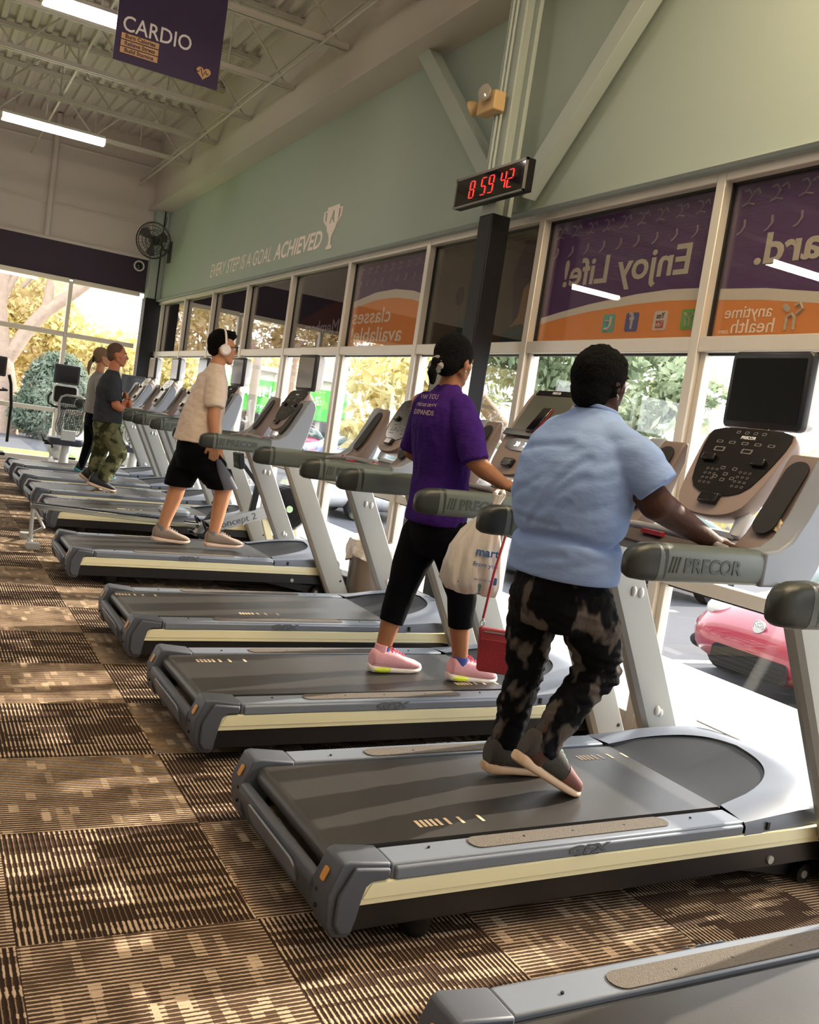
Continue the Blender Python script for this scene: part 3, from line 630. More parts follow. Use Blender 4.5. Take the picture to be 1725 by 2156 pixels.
        MB().tube([(1.62,s*.405,.118),(1.62,s*.412,.118)],.014,14).build('bolt',m_silver,t)
    # uprights: flat outside, rounded behind
    for s in (-1,1):
        def sec(cx,z,wd=.185,th=.075):
            P=[(-wd/2+.015,-.5),(-wd/2,-.2),(-wd/2,.2),(-wd/2+.02,.5),(wd/2-.02,.5),(wd/2,.35),(wd/2,-.5)]
            P=[(-wd*.5,.0),(-wd*.47,.28),(-wd*.36,.46),(-wd*.2,.5),(wd*.46,.5),(wd*.5,.4),(wd*.5,-.4),(wd*.46,-.5),(-wd*.2,-.5),(-wd*.36,-.46),(-wd*.47,-.28)]
            return [(cx+a,s*.452+c*th,z) for a,c in P]
        MB().rings([sec(2.00,0.01),sec(1.93,.14),sec(1.46,1.065)]).build('upright',m_silver,t,ang=25)
        for xx,z,q_ in ((1.575,.86,1),(1.615,.855,1),(1.815,.36,1),(1.835,.35,.8)): MB().ball((xx,s*.412,z),(.013*q_,.012,.022*q_),10).build('hook',m_hook,t)
        for xx,z in ((2.04,.05),(1.985,.15)): MB().tube([(xx,s*.488,z),(xx,s*.4915,z)],.009,12).build('bolt',m_frame,t)
        # handrail arm
        def hring(x,zc,hh,wd):
            r=[]
            for j in range(24):
                q=2*PI*j/24; c,s2=math.cos(q),math.sin(q); r.append((x,s*.40+wd/2*math.copysign(abs(c)**.62,c),zc+hh*math.copysign(abs(s2)**.62,s2)))
            return r
        hr=MB().rings([hring(*q) for q in ((.87,1.0925,.0565,.0825),(1.0,1.0955,.057,.083),(1.295,1.102,.056,.082))]).build('handrail',m_arm,t,ang=60)
        MB().rings([hring(*q) for q in ((.775,1.082,.012,.02),(.782,1.083,.035,.045),(.80,1.086,.047,.065),(.835,1.091,.055,.078),(.90,1.094,.0572,.0835)) ]).build('grip_end',m_armend,hr,ang=60)
        text('lettering','PRECOR',.060,m_letter,(1.085 if s<0 else 1.075,s*.4417,1.094),(1,0,.02) if s<0 else (-1,0,-.02),(0,0,1),hr,ext=.0012,bold=.0016,fit=.235)
        for i in range(3): MB().bar((.912+i*.014 if s<0 else 1.238-i*.014,s*.4417,1.070),((.920+i*.014 if s<0 else 1.230-i*.014),s*.4417,1.117),.003,.006,(1,0,0)).build('emblem',m_letter,hr)
        # wing
        P=[(1.293,1.046),(1.293,1.157),(1.35,1.166),(1.40,1.20),(1.45,1.275),(1.505,1.385),(1.535,1.45),(1.552,1.478),(1.575,1.485),(1.60,1.465),(1.612,1.425),(1.60,1.34),(1.575,1.22),(1.545,1.12),(1.52,1.075),(1.46,1.052)]
        MB().prism(P,'y',min(s*.36,s*.445),max(s*.36,s*.445)).build('shroud',m_wing,t,bevel=.010,seg=3,ang=50)
        P2=[(1.36,1.15),(1.405,1.195),(1.455,1.275),(1.51,1.385),(1.54,1.452),(1.558,1.478),(1.575,1.475),(1.575,1.40),(1.52,1.25),(1.45,1.12),(1.36,1.12)]
        MB().prism(P2,'y',min(s*.245,s*.372),max(s*.245,s*.372)).build('shroud_trim',m_trim,t,bevel=.012,seg=3,ang=50)
        d=V(.155,0,.265).normalized(); N_=V(-d.z,0,d.x)
        pk=MB(); pk.prism_f([(a*.9,c) for a,c in rrect(.100,.29,.045,6)],V(1.473,s*.312,1.325)+N_*.004,(0,-1,0),d,N_,-.004+.010); pk.build('cup_pocket',m_pocket,t)
    # tray between the shrouds, crossbar, stop switch
    MB().prism([(1.20,1.10),(1.24,1.135),(1.34,1.145),(1.50,1.16),(1.60,1.12),(1.58,1.07),(1.30,1.06)],'y',-.355,.355).build('tray',m_tray,t,bevel=.012,seg=3)
    MB().tube([(1.235,-.355,1.125),(1.27,-.30,1.138),(1.30,-.15,1.150),(1.305,0,1.152),(1.30,.15,1.150),(1.27,.30,1.138),(1.235,.355,1.125)],.016,12).build('grip_bar',mat('grey grip bar',lin('8c8c8e'),.4) if 'grey grip bar' not in bpy.data.materials else bpy.data.materials['grey grip bar'],t)
    rb=MB()
    for yy in (-.22,.22): rb.tube([(1.288,yy-.012,1.145),(1.292,yy+.012,1.148)],.018,12)
    rb.box(1.225,1.245,-.05,.05,1.135,1.15); rb.build('stop_switch',m_red,t)
    MB().tube([(1.55,-.12,1.14),(1.50,-.13,1.18),(1.53,-.13,1.25)],.028,10).tube([(1.55,.12,1.14),(1.50,.13,1.18),(1.53,.13,1.25)],.028,10).bar((1.50,-.13,1.17),(1.50,.13,1.17),.02,.04,(1,0,0)).build('console_bracket',m_bright,t)
    # console slab
    O=V(1.45,0,1.235); U_=V(.195,0,.33).normalized(); N_=V(-U_.z,0,U_.x)
    if console=='classic':
        H=.375; out=[(-.17,.06),(-.13,.015),(-.06,-.01),(.06,-.01),(.13,.015),(.17,.06),(.205,.28),(.208,.335),(.185,H-.006),(.0,H+.006),(-.185,H-.006),(-.208,.335),(-.205,.28)]
    else:
        H=.50; out=[(-.17,.06),(-.13,.015),(-.06,-.01),(.06,-.01),(.13,.015),(.17,.06),(.205,.34),(.208,.46),(.185,H-.006),(.0,H+.006),(-.185,H-.006),(-.208,.46),(-.205,.34)]
    def smoothp(P,it=2):
        for _ in range(it):
            Q=[]
            for i in range(len(P)):
                a,b_=P[i],P[(i+1)%len(P)]; Q+=[(a[0]*.75+b_[0]*.25,a[1]*.75+b_[1]*.25),(a[0]*.25+b_[0]*.75,a[1]*.25+b_[1]*.75)]
            P=Q
        return P
    so=smoothp(out)
    cm=MB(); R=[]
    for dd,k in ((-.085,.82),(-.07,.93),(-.03,.99),(-.008,1.0),(0,.985)):
        R.append([O+V(0,-1,0)*(a*k)+U_*((c-H/2)*k+H/2)+N_*dd for a,c in so])
    con=cm.rings(R).build('console',m_brown,t,ang=50)
    def flat(name,poly,m,par,d0=.0005,d1=.004,sm=1):
        return MB().prism_f(smoothp(poly,sm) if sm else poly,O+N_*d0,(0,-1,0),U_,N_,d1).build(name,m,par)
    if console=='classic':
        pn=flat('display_panel',[(-.13,.105),(-.05,.072),(.05,.072),(.13,.105),(.168,.20),(.194,.315),(.180,.366),(0,.372),(-.180,.366),(-.194,.315),(-.168,.20)],m_panel,con)
        dz=.0048
        text('lettering','PRECOR',.018,m_bright,O+U_*.328+N_*dz,(0,-1,0),U_,con,bold=.0006)
        kb=MB()
        def key(a,c,w_=.012,h_=.009):
            P=rrect(w_,h_,.003,2); q=rrect(w_*.7,h_*.6,.002,2); o_=O+N_*dz
            kb.rings([[o_+V(0,-1,0)*(a+u)+U_*(c+v) for u,v in P],[o_+V(0,-1,0)*(a+u)+U_*(c+v)+N_*.0006 for u,v in P],[o_+V(0,-1,0)*(a+u)+U_*(c+v)+N_*.0006 for u,v in q]],cap=False)
        for i in range(4):
            for j in range(3): key(-.095+j*.022,.12+i*.02)
            for j in range(3): key(.06+j*.022,.12+i*.02)
        for a,c in ((-.028,.19),(.028,.19),(0,.165),(0,.14),(-.04,.15),(.04,.15)): key(a,c,.02,.013)
        for a in (-.06,-.02,.02,.06): key(a,.350,.018,.012)
        for a in (-.12,-.06,.0,.06,.12): key(a,.303,.03,.012)
        for a in (-.10,.03): key(a,.27,.05,.02)
        kb.build('keys',m_key,pn)
    else:
        sc_=flat('screen',[(-.165,.24),(.165,.24),(.172,.46),(-.172,.46)],mat('grey lit screen',lin('5d6058'),.12) if 'grey lit screen' not in bpy.data.materials else bpy.data.materials['grey lit screen'],con,sm=0)
        tp_=flat('top_band',[(-.165,.465),(.165,.465),(.16,.494),(-.16,.494)],m_panel,con,sm=0); text('lettering','PRECOR',.018,m_bright,O+U_*.48+N_*.0048,(0,-1,0),U_,con,bold=.0006)
        flat('display_panel',[(-.12,.13),(.12,.13),(.135,.20),(-.135,.20)],m_panel,con)
        text('numeral','30',.04,m_dotled,O+U_*.165+N_*.005+V(0,.035,0),(0,-1,0),U_,con); text('numeral','23',.04,m_dotled,O+U_*.165+N_*.005+V(0,-.04,0),(0,-1,0),U_,con)
        MB().bar(O+U_*.225+N_*.015+V(0,.19,0),O+U_*.225+N_*.015+V(0,-.19,0),.035,.012,N_).build('reading_rack',m_panel,con,bevel=.003)
    if console=='classic':
        for yy in (.115,-.115): MB().obox(O+U_*.225+N_*.014+V(0,yy,0),(.06,.030,.016),(0,1,0),N_).build('reading_rack',m_panel,con,bevel=.005)
    pdl=MB(); pdl.obox(O+U_*.055+N_*.010,(.085,.045,.024),(0,1,0),N_); pdl.build('control_paddle',m_panel,con,bevel=.008,seg=3)
    if monitor:
        mo=MB(); X0=1.655; mo.rings([[(X0+dd,a*k,1.700+c*k) for a,c in rrect(.365,.285,.025,5)] for dd,k in ((-.0,.97),(.006,1.0),(.03,1.0))]); mo_=mo.build('monitor',m_scrg,t,ang=50)
        MB().prism([(.0,0),(.0,0)],'x',0,0) if False else None
        MB().rings([[(X0-dd,a,1.700+c) for a,c in rrect(.325,.235,.006,2)] for dd in (-.002,.0015)]).build('screen',m_scr,mo_)
        MB().rings([[(X0+dd,a*k,1.700+c*k2) for a,c in rrect(.36,.28,.03,5)] for dd,k,k2 in ((.03,.99,.99),(.075,.97,.96),(.10,.80,.72))]).build('back_shell',m_bright,mo_,ang=50)
        MB().prism([(1.62,1.515),(1.68,1.535),(1.715,1.58),(1.70,1.60),(1.665,1.575)],'y',-.05,.05).build('monitor_mount',m_panel,t,bevel=.004)
    ORI[0]=V(0,0,0); return t
TM=[ # x0,yc,label,yaw
 (1.06,2.48,'nearest fully visible treadmill, walked on by the person in the light blue T-shirt'),
 (1.06,3.79,'treadmill with a built-in screen, walked on by the woman in the purple shirt'),
 (1.06,5.10,'empty treadmill between the purple shirt woman and the man with headphones'),
 (1.04,7.07,'treadmill walked on by the young man with white headphones'),
 (1.17,9.30,'empty treadmill just beyond the rowing machine'),
 (1.17,10.62,'treadmill walked on by the man in the charcoal T-shirt and camouflage trousers'),
 (1.17,11.93,'treadmill walked on by the ponytailed woman in black leggings'),
 (1.17,13.22,'farthest treadmill of the row, its rear end at the left edge of the photo'),
 (1.02,1.12,'nearest treadmill, cut off by the bottom right corner of the photo')]
proto=treadmill(TM[0][2]); proto.location=(TM[0][0],TM[0][1],0); proto.rotation_euler=(0,0,.008)
tms=[proto]
T2m=treadmill(TM[1][2],marks=((.14,.19),(1.24,-.20)),monitor=False,console='screen'); T2m.location=(TM[1][0],TM[1][1],0); T2m.rotation_euler=(0,0,.008)
T3m=treadmill(TM[2][2],marks=((.0+.03,.2),(.62,-.20))); T3m.location=(TM[2][0],TM[2][1],0)
T4m=treadmill(TM[3][2],marks=()); T4m.location=(TM[3][0],TM[3][1],0)
for k in (4,5,6,7): dup(T3m,(TM[k][0],TM[k][1],0),0,TM[k][2])
for o in T3m.children:
    if o.name.startswith('monitor'): o.location=(.075,-.08,0)
dup(proto,(TM[8][0],TM[8][1],0),0.0,TM[8][2])
# fitness club clutter beside the machines
ORI[0]=V(1.0,0,0); ORI[0]=V(0,0,0)
def cable(pts,lab): return tag(MB().tube(pts,.004,6).build('power_cable',m_black),lab,'cable')
cable([(3.03,2.16,.06),(3.05,2.14,.02),(2.98,2.02,.006),(2.90,1.98,.006),(2.88,2.02,.006),(2.98,2.03,.006),(3.12,1.94,.006),(3.25,1.98,.006)],'thin black cable curling on the carpet by the nearest right hand upright')
cable([(3.0,6.62,.05),(2.98,6.56,.01),(3.05,6.45,.006),(3.06,6.38,.006),(2.98,6.42,.006),(2.95,6.52,.01)],'tangled black cable on the floor under the upright by the floor box')
ORI[0]=V(3.27,7.04,0); tag(MB().prism([(3.16,0),(3.38,0),(3.38,.10),(3.33,.135),(3.20,.135),(3.16,.10)],'y',6.90,7.18).build('floor_box',m_cap if False else m_frame,bevel=.01),'black floor box on the carpet by the window, left of the bin','box')
# trash bin
ORI[0]=V(3.25,6.60,0); t=thing('trash_bin','round taupe trash bin lined with a pale bag, between treadmills by the window','trash bin',ORI[0])
bx,by=3.25,6.60
MB().tube([(bx,by,0),(bx,by,.02),(bx,by,.46)],[.14,.145,.155],28).build('bin_body',mat('brushed taupe metal',lin('867c73'),.35,metal=.6),t)
m_bag=mat('translucent plastic bag',lin('c9beb0'),.35,spec=.4,bump=.5,bscale=25)
R=[]
random.seed(5)
for z,r,wv in ((.33,.172,.02),(.38,.178,.016),(.42,.175,.014),(.47,.170,.008),(.485,.165,.004),(.475,.15,.003),(.40,.145,.004)):
    R.append([(bx+(r+wv*math.sin(7*a+z*20)+wv*.6*math.sin(13*a))*math.cos(a),by+(r+wv*math.sin(7*a+z*20)+wv*.6*math.sin(13*a))*math.sin(a),z-(.03*math.sin(3*a) if z<.35 else 0)) for a in [2*PI*i/48 for i in range(48)]])
MB().rings(R,cap=False).build('bin_liner',m_bag,t); ORI[0]=V(0,0,0)
# ---------------------------------------------------------------- people
def skin_mat(n,c): 
    m=mat(n,c,.6,spec=.2,bump=.05,bscale=180,var=.08,vscale=14); m.node_tree.nodes['Principled BSDF'].inputs['Subsurface Weight'].default_value=.0; return m
def wr(v,sc,amp,st=(1,1,1),off=0):
    return amp*noise.noise(Vector((v[0]*sc*st[0]+off,v[1]*sc*st[1],v[2]*sc*st[2])))
def head_shapes(b,c,yaw,s=1.0,pitch=0):
    """head centred at c, facing +x turned by yaw; s = scale"""
    M=Matrix.Rotation(yaw,3,'Z')@Matrix.Rotation(-pitch,3,'Y'); c=Vector(c)
    def P(x,y,z): return c+M@V(x*s,y*s,z*s)
    b.ball(c+M@V(-.012*s,0,.025*s),(.093*s,.074*s,.090*s),20,M)
    b.ball(P(.028,0,-.02),(.062*s,.062*s,.085*s),18,M)           # face
    b.cap2(P(.045,0,-.072),P(.062,0,-.088),.034*s,.024*s)          # chin
    for y in (-1,1): b.cap2(P(.0,y*.050,-.045),P(.05,y*.026,-.085),.022*s,.018*s); b.cap2(P(-.01,y*.052,-.0),P(.035,y*.052,-.018),.022*s,.020*s)
    b.cap2(P(.086,0,.012),P(.105,0,-.022),.009*s,.013*s); b.ball(P(.098,0,-.026),(.014*s,.018*s,.010*s),10,M)   # nose
    b.cap2(P(.078,-.03,.026),P(.078,.03,.026),.012*s,.012*s)       # brow
    b.cap2(P(.086,-.017,-.052),P(.086,.017,-.052),.008*s,.008*s); b.cap2(P(.086,-.014,-.062),P(.086,.014,-.062),.008*s,.008*s)
    for y in (-1,1):
        e=P(-.008,y*.077,-.008); b.ball(e,(.018*s,.008*s,.030*s),12,M@Matrix.Rotation(-.2,3,'Y')); b.ball(e+M@V(.002*s,-y*.003*s,-.024*s),(.010*s,.008*s,.010*s),8,M)
    return P,M
def eyes(P,M,par,s=1.,open_=True):
    b=MB(); b2=MB()
    for y in (-1,1): b.ball(P(.074,y*.030,.004),.0125*s,12); b2.ball(P(.0835,y*.0305,.004),.006*s,8)
    e=b.build('eyes',m_eye,par); b2.build('iris',m_iris,e)
    b=MB()
    for y in (-1,1): b.tube([P(.086,y*.014,.026),P(.088,y*.03,.031),P(.078,y*.048,.025)],[.003*s,.0045*s,.002*s],6)
    b.build('eyebrows',m_brow,par)
m_eye=mat('eye white',lin('d8d4cc'),.3); m_iris=mat('dark iris',lin('2a1d16'),.2); m_brow=mat('dark brow hair',lin('241a16'),.8)
def hand_shapes(b,w,d,pn,s=1.,curl=.35,side=1,spread=.12):
    """hand from the wrist w pointing d, palm normal pn (the side the fingers curl to); side = +1/-1 thumb side"""
    d=Vector(d).normalized(); pn=Vector(pn); pn=(pn-d*pn.dot(d)).normalized(); t=d.cross(pn).normalized()*side; w=Vector(w)
    L=.088*s
    b.cap2(w-d*.02,w+d*.03*s,.024*s,.026*s)
    for k in (-1.5,-.5,.5,1.5): b.cap2(w+d*.02*s+t*k*.012*s,w+d*L*(1-.03*abs(k-.3))+t*k*.0185*s,.016*s,.0125*s,12)
    for k,l in ((-1.5,.060),(-.5,.074),(.5,.080),(1.5,.070)):
        p=w+d*L*(1-.03*abs(k-.3))+t*k*.0185*s; a=curl; dd=d+t*k*spread*.3
        for q,(fl,r) in enumerate(((.42,.0105),(.32,.0095),(.26,.0085))):
            dv=(dd.normalized()*math.cos(a)+pn*math.sin(a)).normalized(); e=p+dv*l*fl*s; b.cap2(p,e,r*s,(r-.001)*s,10); p=e; a+=curl*1.2
    p=w+d*.025*s+t*.024*s; a=p+(t*.75+d*.6+pn*.25).normalized()*.038*s; c=a+(d*.9+t*.25+pn*.35).normalized()*.030*s; e=c+(d*.95+pn*.4).normalized()*.024*s
    b.cap2(p,a,.016*s,.0125*s,10); b.cap2(a,c,.0125*s,.011*s,10); b.cap2(c,e,.011*s,.009*s,10)
def shoe(par,heel,toe_dir,pitch,L,mU,mS,mL=None,accent=None,name='shoe',h=1.3,W=.1,mT=None):
    """heel = world point under the heel, toe_dir = heading angle, pitch = heel lift (rad, positive lifts heel)"""
    M=Matrix.Rotation(toe_dir,3,'Z')@Matrix.Rotation(pitch,3,'Y'); o=Vector(heel)
    def T(p): return o+M@Vector(p)
    def ring(x,hw,z0,z1,n=20,sq=2.6):
        r=[]
        for j in range(n):
            a=2*PI*j/n; c,s=math.cos(a),math.sin(a)
            r.append(T((x,hw*math.copysign(abs(c)**(2/sq),c),(z0+z1)/2+(z1-z0)/2*math.copysign(abs(s)**(2/sq),s))))
        return r
    k=L/.28; w=W*k
    U=[(.0,.030,.03,.075),(.012,.038,.028,.088),(.05,.041,.025,.090),(.09,.041,.022,.088),(.13,.043,.02,.078),(.17,.047,.02,.064),(.21,.049,.02,.053),(.25,.042,.022,.045),(.274,.024,.024,.036)]
    b=MB(); b.rings([ring(x*k,hw*k*W/.1,z0*k,z1*k*h) for x,hw,z0,z1 in U]); b.tube([T((.045*k,0,.07*k)),T((.05*k,0,.105*k*h))],[.036*k,.034*k],16)
    up_=b.build(name,mU,par,ang=60)
    Sx=[(-.006,.024,.006,.034),(.008,.036,.001,.036),(.05,.040,.0,.032),(.10,.037,.0,.028),(.15,.042,.0,.027),(.20,.050,.0,.027),(.245,.043,.004,.027),(.272,.030,.012,.030),(.284,.014,.018,.032)]
    b=MB(); b.rings([ring(x*k,hw*k*W/.1,z0*k,z1*k,20,4) for x,hw,z0,z1 in Sx]); b.build('sole',mS,up_,ang=60)
    if mL:
        b=MB()
        for i in range(5):
            x=(.10+.018*i)*k; z=(.084-.0063*i)*k*h
            b.tube([T((x,-.028*k,z-.004)),T((x+.004,0,z+.012)),T((x+.008,.028*k,z-.002))],.0038,6)
        for s in (-1,1): b.tube([T((.10*k,0,.094*k*h)),T((.088*k,s*.03,.105*k*h)),T((.10*k,s*.035,.09*k*h)),T((.105*k,0,.092*k*h))],.0025,6)
        b.build('laces',mL,up_)
    if accent:
        b=MB()
        for s in (-1,1): b.ball(T((.055*k,s*.036*k*W/.1,.017*k)),(.048*k,.009,.013*k),14,M)
        b.build('heel_accent',accent,up_)
    if mT:
        b=MB(); b.rings([ring((x)*k,hw*k*W/.1*1.03,z0*k,z1*k*h*1.02) for x,hw,z0,z1 in U[-4:]]); b.build('toe_cap',mT,up_,ang=60)
    return up_
def core(L,k=.85): return [q[:3]+(q[3]*k,q[4]*k) if q[3]>.07 else q for q in L]
# ---- 1: person in light blue T-shirt --------------------------------------
m_sk1=skin_mat('deep brown skin',lin('4a3128')); m_hair=mat('black hair',lin('0b0a0b'),.95,spec=.15,bump=.8,bscale=160)
m_bluet=mat('light blue jersey',lin('8fa9d8'),.9,spec=.1,bump=.12,bscale=26,stretch=(1,1,2.2))
m_camo=mat('dark camouflage print',lin('0e0e11'),.85,spec=.1,var=.2,vscale=13,var2=lin('57504b'),vr=(.525,.59),detail=2.5,stretch=(1,1,.55),bump=.3,bscale=40)
ORI[0]=V(1.93,2.48,.25)
b=MB(); P,M=head_shapes(b,(1.958,2.475,1.612),.18,.97)
b.cap2((1.95,2.475,1.46),(1.955,2.475,1.56),.062,.052)
b.loft(core([(1.93,2.48,.86,.10,.15),(1.93,2.48,.95,.14,.17),(1.925,2.48,1.1,.135,.17),(1.93,2.48,1.3,.125,.165),(1.945,2.48,1.43,.09,.14),(1.95,2.48,1.50,.05,.07)]))
b.chain([((1.955,2.335,1.40),.045),((2.045,2.225,1.255),.054)]); b.chain([((2.045,2.225,1.255),.052),((2.14,2.24,1.222),.046),((2.36,2.27,1.150),.029)])
b.chain([((1.93,2.62,1.40),.045),((1.99,2.76,1.22),.05),((2.22,2.76,1.17),.032)])
hand_shapes(b,(2.375,2.272,1.150),(1,.12,-.12),(0,0,-1),1.0,.42,side=-1)
hand_shapes(b,(2.23,2.755,1.165),(1,.0,-.12),(0,0,-1),1.0,.4,side=1)
# legs
b.chain([((1.93,2.58,.92),.07),((1.925,2.585,.62),.052),((1.89,2.585,.36),.042),((1.87,2.585,.315),.04)])
b.chain([((1.96,2.395,.92),.07),((2.075,2.39,.69),.052),((1.885,2.39,.42),.044),((1.865,2.39,.39),.042)])
p1=b.blob('person',m_sk1,voxel=.0065,smooth=3)
tag(p1,'person in a light blue T-shirt and dark camouflage trousers on the nearest treadmill','person')
eyes(P,M,p1,1.02)
h=MB(); h.ball(P(-.020,0,.026),(.098,.082,.094),24,M); h.ball(P(-.048,0,-.03),(.062,.070,.070),20,M); h.ball(P(-.0,0,.05),(.082,.074,.066),20,M); 
for y in (-1,1): h.ball(P(-.004,y*.066,.005),(.030,.020,.055),14,M)
h.blob('hair',m_hair,p1,.007,3,disp=lambda v,n:wr(v,90,.004)+wr(v,25,.004))
b=MB(); b.tube([P(-.012,-.084,-.038),P(-.008,-.088,-.048),P(-.006,-.085,-.054)],.003,6); b.build('earring',m_silver,p1)
s=MB(); 
s.loft([(1.930,2.48,.968,.160,.196),(1.932,2.48,1.00,.163,.203,-.08),(1.928,2.48,1.06,.163,.202,-.04),(1.920,2.48,1.105,.154,.194),(1.922,2.48,1.17,.170,.212),(1.918,2.48,1.26,.176,.222),(1.928,2.48,1.34,.170,.222),(1.938,2.48,1.41,.148,.206),(1.945,2.478,1.46,.112,.168),(1.950,2.476,1.50,.078,.105),(1.952,2.475,1.525,.062,.072)],n=40,e=2.2)
s.sleeve([((1.945,2.345,1.420),.075),((1.985,2.272,1.375),.075),((2.035,2.215,1.302),.072)],20) 
s.sleeve([((1.940,2.61,1.420),.075),((1.955,2.69,1.365),.075),((1.985,2.74,1.30),.072)],20)
def d1(v,n):
    k=min(1,max(0,(v.z+.25-.975)/.05)); q=Vector((v.x*.8+v.z*.5,v.y,v.z*.9-v.x*.4))
    w_=(wr(q,6,.012,(.8,.8,1.6))+wr(q,14,.006,(.7,.7,2.2),3)+wr(v,34,.0012,(1,1,1.5),8))*(.15+.85*k)
    def cr(y0,z0,y1,z1,w,d):
        ax_,az=y1-y0,z1-z0; L2=ax_*ax_+az*az; y_=v.y+2.48; z_=v.z+.25; t_=min(1,max(0,((y_-y0)*ax_+(z_-z0)*az)/L2)); dd=math.hypot(y_-y0-t_*ax_,z_-z0-t_*az); d*=.7; return -d*math.exp(-(dd/w)**2)+d*.6*math.exp(-((dd-w*1.6)/w)**2)
    if v.x<.06:
        for q_ in ((2.31,1.36,2.40,1.22,.012,.008),(2.30,1.30,2.47,1.13,.013,.008),(2.33,1.22,2.40,1.12,.010,.006),(2.38,1.40,2.62,1.36,.013,.005),(2.45,1.27,2.62,1.19,.014,.006),(2.36,1.14,2.56,1.15,.010,.006),(2.50,1.07,2.66,1.10,.011,.005),(2.34,1.05,2.46,1.02,.012,.005)): w_+=cr(*q_)
    fold=-.022*math.exp(-((v.z+ .25-1.108-.018*math.sin(v.x*14+v.y*9))/.013)**2)
    return w_*.8+fold
s.blob('t_shirt',m_bluet,p1,.0085,4,disp=d1)
nb=MB(); nb.tube([(1.952+.062*math.cos(a),2.475+.074*math.sin(a),1.522+.012*math.cos(a)*-1) for a in [2*PI*i/30 for i in range(31)]],.008,8,cap=False); nb.build('collar',m_bluet,p1)
t=MB()
t.loft([(1.93,2.48,.80,.12,.16),(1.93,2.48,.88,.150,.182),(1.93,2.48,.96,.138,.172),(1.93,2.48,1.02,.125,.16)],n=32)
t.sleeve([((1.925,2.575,.90),.098),((1.915,2.58,.76),.088),((1.925,2.585,.62),.068),((1.90,2.585,.47),.058),((1.883,2.585,.345),.050)],20)
t.sleeve([((1.955,2.385,.90),.100),((2.02,2.388,.80),.094),((2.075,2.39,.69),.074),((1.99,2.39,.57),.066),((1.885,2.39,.405),.050)],20)
def d2(v,n):
    z=v.z+.25
    return wr(v,12,.010,(1,1,1.6))+wr(v,30,.005,(1,1,2.2),5)+ (.004*math.sin(z*170+v.x*20) if .56<z<.74 and v.x>.03 else 0)
t.blob('trousers',m_camo,p1,.0075,3,disp=d2)
m_sh1=mat('charcoal knit shoe',lin('3d3833'),.8,bump=.2,bscale=200); m_so1=mat('cream shoe sole',lin('d8b999'),.6); m_la1=mat('mint laces',lin('7fb5a2'),.7); m_toe=mat('brick toe cap',lin('7a5048'),.7)
shoe(p1,(1.797,2.395,.372),0,.48,.295,m_sh1,m_so1,m_la1,mT=m_toe,h=1.35)
shoe(p1,(1.82,2.585,.262),0,.06,.285,m_sh1,m_so1,m_la1,h=1.35)
# ---- 2: woman in the purple shirt ------------------------------------------
m_sk2=skin_mat('warm brown skin',lin('9a6a4c')); m_pur2=mat('purple jersey',lin('3a1d68'),.85,spec=.1,bump=.2,bscale=34,stretch=(1,1,2))
m_cap2=mat('black capri fabric',lin('0a0b10'),.85,spec=.08,bump=.1,bscale=50)
ORI[0]=V(2.14,3.75,.25)
b=MB(); P,M=head_shapes(b,(2.120,3.735,1.702),.35,.98,-.12)
b.cap2((2.11,3.74,1.54),(2.118,3.737,1.64),.055,.047)
b.loft(core([(2.17,3.75,.88,.09,.14),(2.165,3.75,.98,.12,.16),(2.14,3.75,1.2,.11,.15),(2.11,3.75,1.40,.11,.16),(2.10,3.745,1.50,.08,.14),(2.11,3.742,1.57,.045,.06)]))
b.chain([((2.12,3.60,1.49),.045),((2.165,3.515,1.28),.042),((2.21,3.49,1.245),.041),((2.315,3.475,1.195),.027)])
b.chain([((2.09,3.93,1.50),.05),((2.12,4.01,1.27),.04),((2.33,4.02,1.18),.027)])
hand_shapes(b,(2.325,3.472,1.192),(1,.12,-.12),(0,0,-1),.95,.42,side=-1); hand_shapes(b,(2.34,4.02,1.178),(1,-.05,-.1),(0,0,-1),.95,.42,side=1)
b.chain([((2.13,3.82,.92),.078),((2.065,3.815,.64),.056),((2.035,3.81,.50),.048),((2.015,3.81,.36),.036),((2.01,3.81,.32),.034)])
b.chain([((2.20,3.66,.92),.078),((2.29,3.65,.66),.056),((2.305,3.65,.52),.048),((2.335,3.65,.37),.036),((2.34,3.65,.32),.034)])
p2=b.blob('person',m_sk2,voxel=.0065,smooth=3)
tag(p2,'person with a dark ponytail in a purple printed T-shirt, black capris and pink shoes','person'); eyes(P,M,p2)
h=MB(); h.ball(P(-.022,0,.030),(.098,.084,.095),24,M); h.ball(P(-.055,0,-.015),(.062,.070,.068),20,M)
for y in (-1,1): h.ball(P(-.01,y*.062,.02),(.035,.018,.05),14,M)
h.ball(P(-.105,.01,-.035),(.030,.028,.030),14,M); h.chain([(P(-.110,.01,-.05),.020),(P(-.118,.012,-.085),.024),(P(-.105,.012,-.125),.012)],12)
h.blob('hair',m_hair,p2,.006,3,disp=lambda v,n:wr(v,60,.002,(1,1,.4)))
b=MB(); c=P(-.108,.01,-.045)
b.tube([c+M@V(.006*math.sin(a*3),.029*math.cos(a),.029*math.sin(a)) for a in [2*PI*i/24 for i in range(25)]],[.013+.003*math.sin(i*2.1) for i in range(25)],8,cap=False); b.build('scrunchie',mat('grey scrunchie',lin('8d8a84'),.9),p2)
b=MB(); b.ball(P(-.006,-.082,-.045),.006,8); b.build('earring',m_silver,p2)
s=MB()
s.loft([(2.145,3.75,.965,.125,.165),(2.150,3.75,1.00,.132,.170,.04),(2.152,3.75,1.08,.125,.162),(2.145,3.75,1.18,.114,.150),(2.125,3.75,1.30,.120,.156),(2.108,3.75,1.40,.120,.165),(2.100,3.748,1.48,.104,.160),(2.102,3.745,1.535,.076,.125),(2.108,3.742,1.575,.056,.072),(2.112,3.740,1.595,.050,.054)],n=40,e=2.2)
